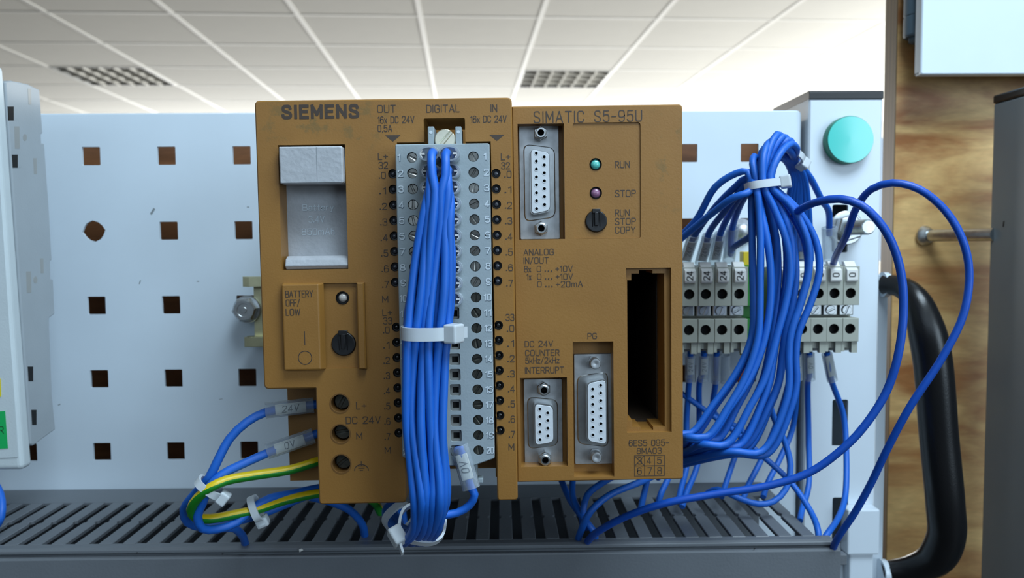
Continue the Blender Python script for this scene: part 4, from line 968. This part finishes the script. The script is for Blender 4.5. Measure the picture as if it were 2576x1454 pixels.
for n_, (sd, row, u, Y) in enumerate(plan):
    z = zz[row-1]; ex = sel_ if sd == 'L' else ser; yr = 398+38.2*(row-1)
    s0 = dev((ex, CYF+1.5, z)); s1_ = dev((ex+(.5 if sd == 'L' else -.4), CYF-9, z+.1)); out_y = min(Y+3.5, CYF-13)
    yj = max(480, yr+78); du = random.uniform(-.08, .08)
    P = [s0, s1_, dev((ex*.75+U(envx(yr+30, u), yr+30, Y).x*.25, out_y-1.2, z-.9)), U(envx(yr+44, u)*.6+(1076 if sd == 'L' else 1142)*.4, yr+44, Y+.3)]
    for y in (480, 560, 640, 740, 835, 950, 1060, 1140, 1210, 1265):
        if y >= yj: P.append(U(envx(y, u+du*math.sin(y*.01+n_)), y, Y+math.sin(n_*2.1+y*.012)*.7))
    q = random.random(); ly = -1 if Y < FW+1 else (0 if Y < MW+1 else 1)
    xb = 1040+60*u
    P += [U(xb+6-8*q, 1322-6*ly, -157+3*ly), U(xb-14-20*q, 1350+8*q-8*ly, -143+4*ly), U(xb-34-12*q, 1352-10*ly-6*q, -124), U(1002-24*u+10*q, 1322-8*q, -106), U(982+12*q-16*u, 1282, -92), U(985+14*q, 1262, -80), U(992+20*q, 1262, -66)]
    pe = P[-1].copy(); P.append(Vector((pe.x+2, pe.y+4, DZ-8)))
    seen = (sd == 'L' and row <= 3) or (sd == 'R' and row <= 9)
    wire(P, ('blue wire leaving the %s sleeve of the %s row, strapped in the bundle' % ('left' if sd == 'L' else 'right', ORD[row-1])) if seen else 'blue wire at the back of the bundle on the grey screw connector', 'wires strapped down the grey screw connector', r=random.uniform(1.3, 1.42))
# milky sleeves over the wire ends in rows 1 to 10 of the connector
def sleeve_end(row, sd):
    z = zz[row-1]; ex = (sel_-.5) if sd == 'L' else (ser-.3); y0, y1 = CYF-.2, CYF-(15.5 if row == 1 else 12.0)
    p = dev((ex, y0, z))
    t = thing('ferrule_sleeve', 'milky %s sleeve in the %s row of the grey connector' % ('left' if sd == 'L' else 'right', ORD[row-1]), 'sleeve', p, 'sleeves on the connector wires')
    rx, rz_ = (3.5, 2.5); n = 20; mb = MB(); dx = (-.5 if sd == 'L' else .35)
    P = []
    for y, k in ((y0, .93), (y1+.8, 1.0), (y1, .97)): P.append([dev((ex+dx*(y-y0)/(y1-y0)+rx*k*math.cos(2*PI*j/n), y, z+rz_*k*math.sin(2*PI*j/n))) for j in range(n)])
    Q = [[dev((ex+dx*(y-y0)/(y1-y0)+(rx-.75)*math.cos(2*PI*j/n), y, z+(rz_-.6)*math.sin(2*PI*j/n))) for j in range(n)] for y in (y1, y0-3)]
    rings = P+Q
    for a, b in zip(rings, rings[1:]): mb.add(a+b, [(j, (j+1) % n, n+(j+1) % n, n+j) for j in range(n)])
    mb.add([dev((ex+dx*.8+(rx-.75)*math.cos(2*PI*j/n), y1+2.2, z+(rz_-.6)*math.sin(2*PI*j/n))) for j in range(n)], [tuple(range(n))])   # pale disc added to brighten the sleeve inside, drawn as a ferrule collar
    mb.build('sleeve_tube', 'milky_sleeve', t, smooth=45, recalc=False)
    s_ = -1 if sd == 'L' else 1; e = MB()
    for k in range(5):
        a0, a1 = (-.75+.3*k), (-.75+.3*(k+1))
        pr = lambda a, rr__: dev((ex+dx+s_*(rx-.6-rr__)*math.cos(a), y1+.3, z+(rz_-.5-rr__*.6)*math.sin(a)))
        A = [pr(a0, 0), pr(a1, 0), pr(a1, .55), pr(a0, .55)]; e.add(A+[p_+Vector((0, 4, 0)) for p_ in A], [(0, 1, 2, 3), (0, 1, 5, 4), (2, 3, 7, 6)])
    q_ = dev((ex+dx+s_*(rx-1.7), y1+.3, z)); e.box(q_.x-.55, q_.x+.55, y1+.3, y1+3, q_.z-.28, q_.z+.28)
    e.build('tag_edge', 'tag_white', t, recalc=False)
for r_ in range(1, 11):
    sleeve_end(r_, 'R')
    if r_ <= 9: sleeve_end(r_, 'L')

# ------------------------------------------------------------------ cable ties
def tie(c, axis, a_dir, ra, rb, width, label, head, tail, head_r=2.6, square=1.0):
    """nylon strap round a bundle: centre c, bundle direction axis, half widths ra along a_dir and rb across; head = angle of the lock"""
    c = Vector(c); n = Vector(axis).normalized(); a = (Vector(a_dir)-n*Vector(a_dir).dot(n)).normalized(); b = n.cross(a)
    t = thing('cable_tie', label, 'cable tie', c)
    pw = .75
    def pt(th, k=1.0):
        x, y = math.cos(th), math.sin(th); return c+a*(math.copysign(abs(x)**pw, x)*ra*k)+b*(math.copysign(abs(y)**pw, y)*rb*k)
    P = [pt(2*PI*k/40) for k in range(40)]
    MB().tube(P, 1, closed=True, flat=(width/2, .45), up=n).build('strap', 'tie_nylon', t, smooth=40)
    h = pt(head); tang = (pt(head+.05)-pt(head-.05)).normalized(); out_ = n.cross(tang); out_ = out_ if out_.dot(h-c) > 0 else -out_
    mb = MB(); R = Matrix((tang, n, out_)).transposed(); hw = width*.5+1.1
    mb.box(-head_r, head_r, -hw*.95, hw*.95, -head_r*.3, head_r*1.25)
    for v in mb.v: v[:] = h+R@v
    mb.build('lock_head', 'tie_nylon', t, bevel=.7, seg=3)
    tv = (tang if tail >= 0 else -tang)*1.0 + out_*.25
    q = h+out_*head_r*.45; MB().tube([q, q+tv*(head_r+abs(tail)*.5), q+tv*(head_r+abs(tail))], 1, flat=(width*.42, .4), up=n).build('tail', 'tie_nylon', t)
    return t
c = U(1077, 835, -163); tie(c, (0, 0, 1), (1, .02, .02), 7.9, 7.6, 4.0, 'white cable tie across the wire bundle on the grey connector', -.35 if False else -.55, 2.5, 2.9)
tie(U(1062, 1318, -148), (.2, -.75, .65), (1, 0, -.1), 7.6, 6.4, 3.4, 'white cable tie under the wire bundle with a square lock', PI*1.2, 3, 3.0)
tie(U(1006, 1305, -120), (-.55, .7, .35), (.6, .2, -.8), 6.6, 5.6, 3.0, 'small white cable tie on the loop left below the bundle', PI*.15, 2, 2.3)

# ------------------------------------------------------------------ marked wire sleeves
def sleeve(p0, p1, r, label, txt=None, tagspan=(.25, .8), face=Vector((0, -1, 0)), flip=False, group=None, slant=.15, clear='clear_sleeve'):
    p0, p1 = Vector(p0), Vector(p1); ax = (p1-p0).normalized(); t = thing('wire_marker', label, 'wire marker', p1, group)
    nv = (face-ax*face.dot(ax)).normalized(); bn = ax.cross(nv); ln = (p1-p0).length
    mb = MB(); n = 16; ring = lambda p, k: [p+(nv*math.cos(2*PI*j/n)*.86+bn*math.sin(2*PI*j/n))*(r*k) for j in range(n)]
    rings = [ring(p0, 1), ring(p1, 1), ring(p1, .84), ring(p0, .84), ring(p0, 1)]
    for a, b in zip(rings, rings[1:]): mb.add(a+b, [(j, (j+1) % n, n+(j+1) % n, n+j) for j in range(n)])
    mb.build('clear_tube', clear, t, smooth=50, recalc=False)
    if txt is not None:
        m0, m1 = p0.lerp(p1, tagspan[0]), p0.lerp(p1, tagspan[1]); hw = r*.66; off = nv*(r*.5)
        e = MB(); A = [m0+off-bn*hw, m1+off-bn*hw, m1+off+bn*hw, m0+off+bn*hw]
        e.add(A+[q-nv*.35 for q in A], [(0, 1, 2, 3), (4, 7, 6, 5), (0, 4, 5, 1), (1, 5, 6, 2), (2, 6, 7, 3), (3, 7, 4, 0)]); pt_ = e.build('paper_tag', 'paper_white', t, bevel=.2); ORIG[pt_.name] = ORIG[t.name]
        if txt:
            ls, wd__ = lines_of(txt, 2.0); k = min((m1-m0).length*.66/wd__, hw*1.15/6); o_ = (m0+m1)/2+off+nv*.12
            ex, ez = (ax, -bn) if not flip else (-ax, bn)
            if ez.dot(up) < 0 and abs(ez.dot(up)) > .5: ex, ez = -ex, -ez
            sb = MB().stroke(ls, .75, 0)
            for v in sb.v:
                x_, z_ = v.x-wd__/2+(v.z-3)*slant, v.z-3; q = o_+ex*(x_*k)+ez*(z_*k); v[:] = q
            sb.build('handwriting', 'ink_black', pt_, recalc=False)
    return t
# ------------------------------------------------------------------ power leads at the lower left of the controller
YB_ = -118
sleeve(U(668, 1033, YB_-4), U(789, 1019, YB_), 2.9, 'clear wire marker with worn handwriting beside the L+ terminal', '24V', (.2, .84))
sleeve(U(672, 1136, YB_-4), U(789, 1096, YB_), 2.9, 'clear wire marker written 0V beside the M terminal', '0V', (.17, .8))
lw = dict(r=1.62)
wire([(800, 1017, YB_+2), (740, 1025, YB_-1), (669, 1037, YB_-4), (622, 1061, YB_-8), (578, 1103, -128), (546, 1162, -130), (526, 1202, -130), (494, 1238, -128), (463, 1281, -124), (472, 1314, -120), (510, 1326, -116), (580, 1314, -112), (650, 1296, -108), (720, 1268, -104), (800, 1238, -98), (860, 1236, -86)], 'blue power lead curving from the L+ marker down to the left', **lw)
wire([(800, 1090, YB_+2), (740, 1113, YB_-1), (679, 1137, YB_-4), (622, 1162, YB_-8), (558, 1194, -130), (527, 1224, -132), (509, 1266, -131), (497, 1298, -130), (508, 1329, -128), (546, 1331, -124), (596, 1314, -120), (634, 1280, -117), (680, 1253, -112), (730, 1243, -106), (800, 1228, -98), (850, 1222, -88)], 'blue power lead looping from the 0V marker below the green yellow wire', **lw)
P = [U(*p) for p in [(806, 1158, YB_+2), (792, 1163, YB_), (733, 1181, YB_-3), (638, 1196, YB_-9), (568, 1209, -132), (532, 1225, -135), (500, 1250, -134), (481, 1282, -131), (492, 1301, -128), (528, 1305, -124), (596, 1293, -120), (650, 1281, -116), (706, 1262, -110), (796, 1242, -102), (860, 1238, -94), (940, 1262, -84), (958, 1290, -80)]]
mb = MB(); mb.tube(spline(P, 2.5), 1.75, 16, stripe=(0, 1), up=Vector((0, .25, 1)))
o = mb.build('earth_wire', ['earth_yellow', 'earth_green'], smooth=70, loc=P[0]); tag(o, 'green and yellow striped earth wire looping at the lower left', 'wire')
wire([(548, 1330, -108), (585, 1328, -102), (603, 1340, -94), (612, 1352, -86), (618, 1372, -76)], 'short blue wire diving into the duct below the left loop', **lw)
wire([(780, 1250, -96), (830, 1262, -92), (878, 1282, -88), (902, 1305, -84), (914, 1326, -78), (918, 1350, -70)], 'blue wire under the controller diving into the duct', **lw)
tie(U(527, 1226, -131.5), (.62, .1, .75), (.7, .2, -.6), 4.9, 4.3, 2.6, 'white cable tie round the three power leads', PI*.06-.35, 3.4, 2.4)
tie(U(644, 1279, -116), (.9, .1, .35), (-.25, .2, 1), 4.6, 3.8, 2.6, 'white cable tie lower on the power leads', PI*1.12, -.6, 2.3)
# wire of row 20
s0 = L(1150, 1118, -145)
sleeve(L(1158, 1120, -150), L(1190, 1228, -152), 3.0, 'clear wire marker written 0V hanging at row 20 of the connector', '0V', (.2, .78), flip=True)
wire([dev((ser, CYF+2, zz[19])), dev((ser+.2, CYF-4, zz[19]-.2)), L(1160, 1127, -150.2), L(1174, 1174, -151), L(1189, 1225, -152), U(1194, 1244, -152), U(1182, 1270, -151), U(1150, 1290, -151), U(1105, 1297, -152), U(1062, 1304, -151), U(1036, 1322, -142)], 'blue wire from the marker at row 20 bending left under the bundle', r=1.35)

# ------------------------------------------------------------------ the big blue harness at the right
LB = [(470, 1889), (520, 1890), (600, 1892), (680, 1893), (760, 1895), (840, 1892), (900, 1872), (960, 1838), (1020, 1793), (1080, 1738), (1110, 1700)]
RB = [(470, 1942), (520, 2000), (600, 2050), (680, 2061), (760, 2040), (840, 2008), (900, 2002), (960, 2004), (1020, 1992), (1080, 1930), (1118, 1850)]
ENDY = (1098, 1162)
hl = {0: 'harness wire arching highest from the controller edge into the cable tie', 1: 'harness wire rising from the written marker at the controller edge', 2: 'harness wire rising from the middle one of the written markers', 3: 'harness wire with the lowest small loop left above the cable tie',
      4: 'harness wire sweeping lowest from the controller edge into the cable tie', 7: 'harness wire whose loop peaks highest above the cable tie', 10: 'harness wire bending right from the top loop to the wide clear sleeve',
      11: 'outermost harness wire on the right below the cable tie', 12: 'harness wire rising from the clearest 24V marker', 13: 'harness wire rising from the empty clear sleeve above the fourth block'}
tieY = -96
us = [0.0, .08, .16, .25, .34, .43, .52, .6, .68, .78, .88, 1.0, .3, .56]
loops = {0: 'left', 1: 'left', 2: 'left', 3: (1897, 394), 4: 'left', 5: (1922, 374), 6: (1936, 358), 7: (1955, 338), 8: (1968, 344), 9: (1980, 352), 10: (1990, 362), 11: (1976, 372), 12: 'left', 13: 'left'}
leftp = [[(1700, 606, -66), (1752, 552, -76), (1800, 470, -86), (1850, 437, -92), (1880, 432, -95)],
         [(1735, 622, -46), (1748, 592, -56), (1800, 520, -74), (1850, 470, -86), (1880, 447, -92)],
         [(1775, 640, -46), (1782, 590, -56), (1820, 535, -74), (1856, 488, -86), (1884, 455, -92)],
         [(1700, 612, -70), (1740, 578, -78), (1800, 530, -90), (1845, 497, -98), (1878, 486, -100)],
         [(1803, 632, -46), (1812, 588, -56), (1840, 530, -72), (1866, 490, -84), (1888, 462, -90)],
         [(1838, 640, -46), (1841, 580, -56), (1858, 525, -72), (1876, 490, -84), (1892, 462, -90)]]
desc = {3: (1978, 640), 5: (1990, 645), 6: (2002, 650), 7: (2016, 650), 8: (2030, 655), 9: (2040, 655), 10: (2086, 590), 11: (2010, 650)}
li = 0
for i, u in enumerate(us):
    lay = [-100, -97.5, -95, -92.5][(i*5+2) % 4] if i < 12 else -91
    path = []
    tx = 1890+52*(u**.8); ty = 462+10*(1-u)
    if loops[i] == 'left':
        path += [U(*p) for p in leftp[li]]; li += 1
        path.append(U(tx*.5+950, 452, lay+1)) if False else None
    else:
        kx, ky = loops[i]; dx_, dy_ = desc[i]
        path += [U(dx_, dy_, -44), U(dx_-2, dy_-60, -54)]
        if i == 10: path += [U(2068, 505, -60), U(2040, 450, -68)]
        else: path += [U(dx_*.75+2005*.25, 500, -64), U(dx_*.45+2005*.55, 440, -72)]
        path += [U(kx*.35+2008*.65, 398, -80), U(kx+14, ky+12, -88), U(kx, ky, -92), U(kx*.55+tx*.45-8, ky*.6+440*.4, lay+2)]
    path.append(U(tx, ty, lay))
    wob = math.sin(i*1.7)
    for (y0, xa), (y1, xb) in zip(LB[1:], RB[1:]):
        yy = y0+(y1-y0)*u; uu = u+.05*math.sin(i*2.3+y0*.009)*(1 if 0 < u < 1 else 0)
        if y0 >= 1080: yy = ENDY[0]-8+(ENDY[1]-ENDY[0]-12)*u
        path.append(U(xa+(xb-xa)*uu, yy, lay+(3*wob if y0 > 560 else 0)))
    ye = ENDY[0]+(ENDY[1]-ENDY[0])*u
    path += [U(1722, ye+6, lay+18), U(1660, ye+26, lay+34), U(1590+i*6, ye+40, -48)]
    wire(path, hl.get(i, 'blue harness wire looped over the top between the two cable ties'), 'wires of the blue harness', r=1.45)
# ties on the harness
tie(U(1921, 466, -97), (-.12, .1, 1), (1, .1, .16), 6.9, 5.0, 3.0, 'white cable tie gathering the blue harness', -.42, 1.6, 2.7)
tie(U(1990, 392, -80), (.5, .3, .8), (.85, .3, -.45), 4.9, 4.6, 2.6, 'white cable tie at the top loop of the blue harness', PI*.12-.55, 1.2, 2.5)
# long loops in front of the post
wire([(1996, 540, -96), (2022, 522, -108), (2060, 507, -118), (2112, 500, -124), (2166, 516, -128), (2222, 572, -130), (2258, 650, -130), (2273, 750, -130), (2262, 880, -130), (2230, 985, -128), (2172, 1075, -126), (2122, 1127, -124), (2037, 1188, -120), (1931, 1222, -116), (1804, 1242, -112), (1673, 1266, -108), (1578, 1298, -102), (1500, 1340, -92), (1478, 1362, -82)], 'thick blue wire arching over the post and back down into the duct', r=1.5, m='wire_navy')
wire([(2096, 668, -46), (2102, 645, -62), (2130, 590, -84), (2156, 520, -96), (2192, 476, -104), (2245, 460, -110), (2312, 476, -114), (2378, 530, -116), (2420, 600, -118), (2438, 682, -118), (2424, 790, -118), (2370, 900, -116), (2290, 1022, -112), (2232, 1130, -106), (2190, 1218, -100), (2150, 1290, -94), (2105, 1358, -86), (2090, 1400, -76)], 'dark blue wire making the widest loop in front of the plywood', r=1.45, m='wire_navy')
# drops from the lower side of the terminals into the duct
dg = 'wires dropping from the terminal blocks'
def drop(pts, label, r=1.4): wire(pts, label, dg, r=r)
drop([(1737, 885, -46), (1736, 930, -42), (1733, 965, -36), (1727, 1065, -30), (1728, 1168, -34), (1713, 1230, -44), (1706, 1262, -50)], 'blue wire dropping from the first marker beside the controller edge')
drop([(1771, 885, -46), (1769, 930, -42), (1759, 965, -36), (1759, 1045, -30), (1756, 1162, -34), (1726, 1242, -46), (1716, 1275, -52)], 'blue wire dropping from the second lower marker')
drop([(1803, 885, -46), (1802, 930, -42), (1800, 965, -36), (1798, 1040, -28), (1872, 1090, -24), (1850, 1146, -30), (1824, 1222, -40), (1815, 1250, -46)], 'blue wire dropping from the clear lower sleeve by the third block')
drop([(1719-20, 980, -30), (1719, 993, -32), (1776, 1034, -36), (1843, 1081, -38), (1900, 1131, -42), (1988, 1212, -52), (2041, 1290, -64), (2058, 1336, -74), (2060, 1365, -76)], 'blue wire crossing diagonally from the controller to the end of the duct')
drop([(1922, 940, -70), (1931, 993, -60), (1945, 1046, -54), (1976, 1117, -52), (1988, 1170, -54), (1977, 1230, -56), (1945, 1262, -58), (1908, 1268, -58), (1853, 1251, -56), (1806, 1231, -52), (1780, 1240, -46)], 'bright blue wire making a small hook over the right end of the duct')
drop([(2000, 890, -46), (1985, 960, -36), (1955, 1060, -26), (1917, 1152, -30), (1880, 1226, -40), (1868, 1260, -46)], 'blue wire slanting left into the duct behind the harness')
drop([(2008, 890, -46), (2006, 960, -36), (1993, 1080, -26), (1963, 1152, -30), (1930, 1218, -38), (1920, 1250, -44)], 'blue wire slanting left into the last duct slots')
drop([(2036, 885, -46), (2036, 940, -42), (2032, 965, -34), (2034, 1100, -26), (2034, 1222, -34), (2018, 1280, -44), (2012, 1310, -52)], 'blue wire hanging straight from the lower 0V marker')
drop([(2080, 885, -46), (2088, 940, -42), (2094, 965, -36), (2122, 1046, -30), (2129, 1138, -34), (2126, 1250, -48), (2108, 1304, -62), (2080, 1345, -74), (2060, 1375, -76)], 'blue wire hanging over the slots of the white post')
drop([(1838, 640, -40), (1846, 622, -60), (1870, 606, -72), (1890, 592, -80), (1910, 560, -84)], 'blue wire bending from the fourth 24 block under the harness')
# wires coming out below the controller
ug = 'wires below the controller'
for pts, lb in (([(1405, 1190, -52), (1418, 1222, -56), (1434, 1258, -62), (1461, 1297, -70), (1478, 1330, -76)], 'leftmost blue wire coming out below the controller'),
                ([(1444, 1190, -56), (1440, 1216, -62), (1441, 1250, -68), (1464, 1298, -76), (1490, 1332, -80), (1500, 1360, -74)], 'blue wire dipping under the controller and crossing its neighbour'),
                ([(1560, 1190, -56), (1513, 1216, -66), (1477, 1246, -72), (1467, 1284, -76), (1466, 1330, -72)], 'blue wire hooking down below the middle of the controller'),
                ([(1680, 1180, -60), (1612, 1212, -74), (1532, 1246, -80), (1486, 1286, -84), (1462, 1334, -82), (1452, 1365, -74)], 'longest blue wire sweeping left below the controller'),
                ([(1632, 1180, -40), (1627, 1212, -44), (1619, 1247, -48), (1612, 1280, -54)], 'short blue wire going into the duct below the card slot'),
                ([(1690, 1180, -40), (1677, 1212, -44), (1663, 1240, -47), (1655, 1270, -54)], 'short blue wire going into the duct near the controller corner')):
    wire(pts, lb, ug, r=1.45)
# ------------------------------------------------------------------ markers on the terminal wires
mg = 'wire markers at the terminal blocks'
def ms(a, b, r, label, txt=None, span=(.2, .85), flip=False): sleeve(U(*a), U(*b), r, label, txt, span, group=mg, flip=flip)
ms((1745, 590, -58), (1722, 662, -47), 2.7, 'upper wire marker tucked against the controller edge', '24V', flip=True)
ms((1782, 592, -58), (1762, 662, -47), 2.7, 'upper wire marker, middle one of the three written tags', '24V', flip=True)
ms((1812, 588, -58), (1796, 660, -47), 2.7, 'upper wire marker with the clearest 24V tag', '24V', flip=True)
ms((1842, 573, -57), (1833, 655, -46), 2.9, 'empty clear sleeve above the fourth 24 block')
ms((1736, 893, -47), (1736, 958, -42), 2.4, 'lower wire marker next to the controller edge', '24V', (.1, .72), True)
ms((1771, 893, -47), (1769, 958, -42), 2.4, 'lower wire marker written 24V under the second block', '24V', (.1, .72), True)
ms((1802, 893, -47), (1801, 962, -42), 2.3, 'clear empty sleeve under the third block')
ms((1824, 893, -47), (1824, 962, -42), 2.3, 'clear empty sleeve under the fourth block')
ms((2004, 890, -46), (2006, 955, -42), 2.4, 'lower wire marker half behind the blue harness', '0V', (.1, .72), True)
ms((2036, 890, -46), (2038, 955, -42), 2.4, 'lower wire marker written 0V under the right blocks', '0V', (.1, .72), True)
ms((2080, 890, -46), (2094, 957, -41), 2.5, 'tilted lower wire marker with a blank white tag', '', (.05, .8))
ms((2086, 572, -50), (2088, 655, -46), 3.4, 'wide clear sleeve before the threaded bolt')
ms((2020, 590, -50), (2018, 655, -46), 2.7, 'clear sleeve above the right blocks behind the harness', '', (.2, .9))
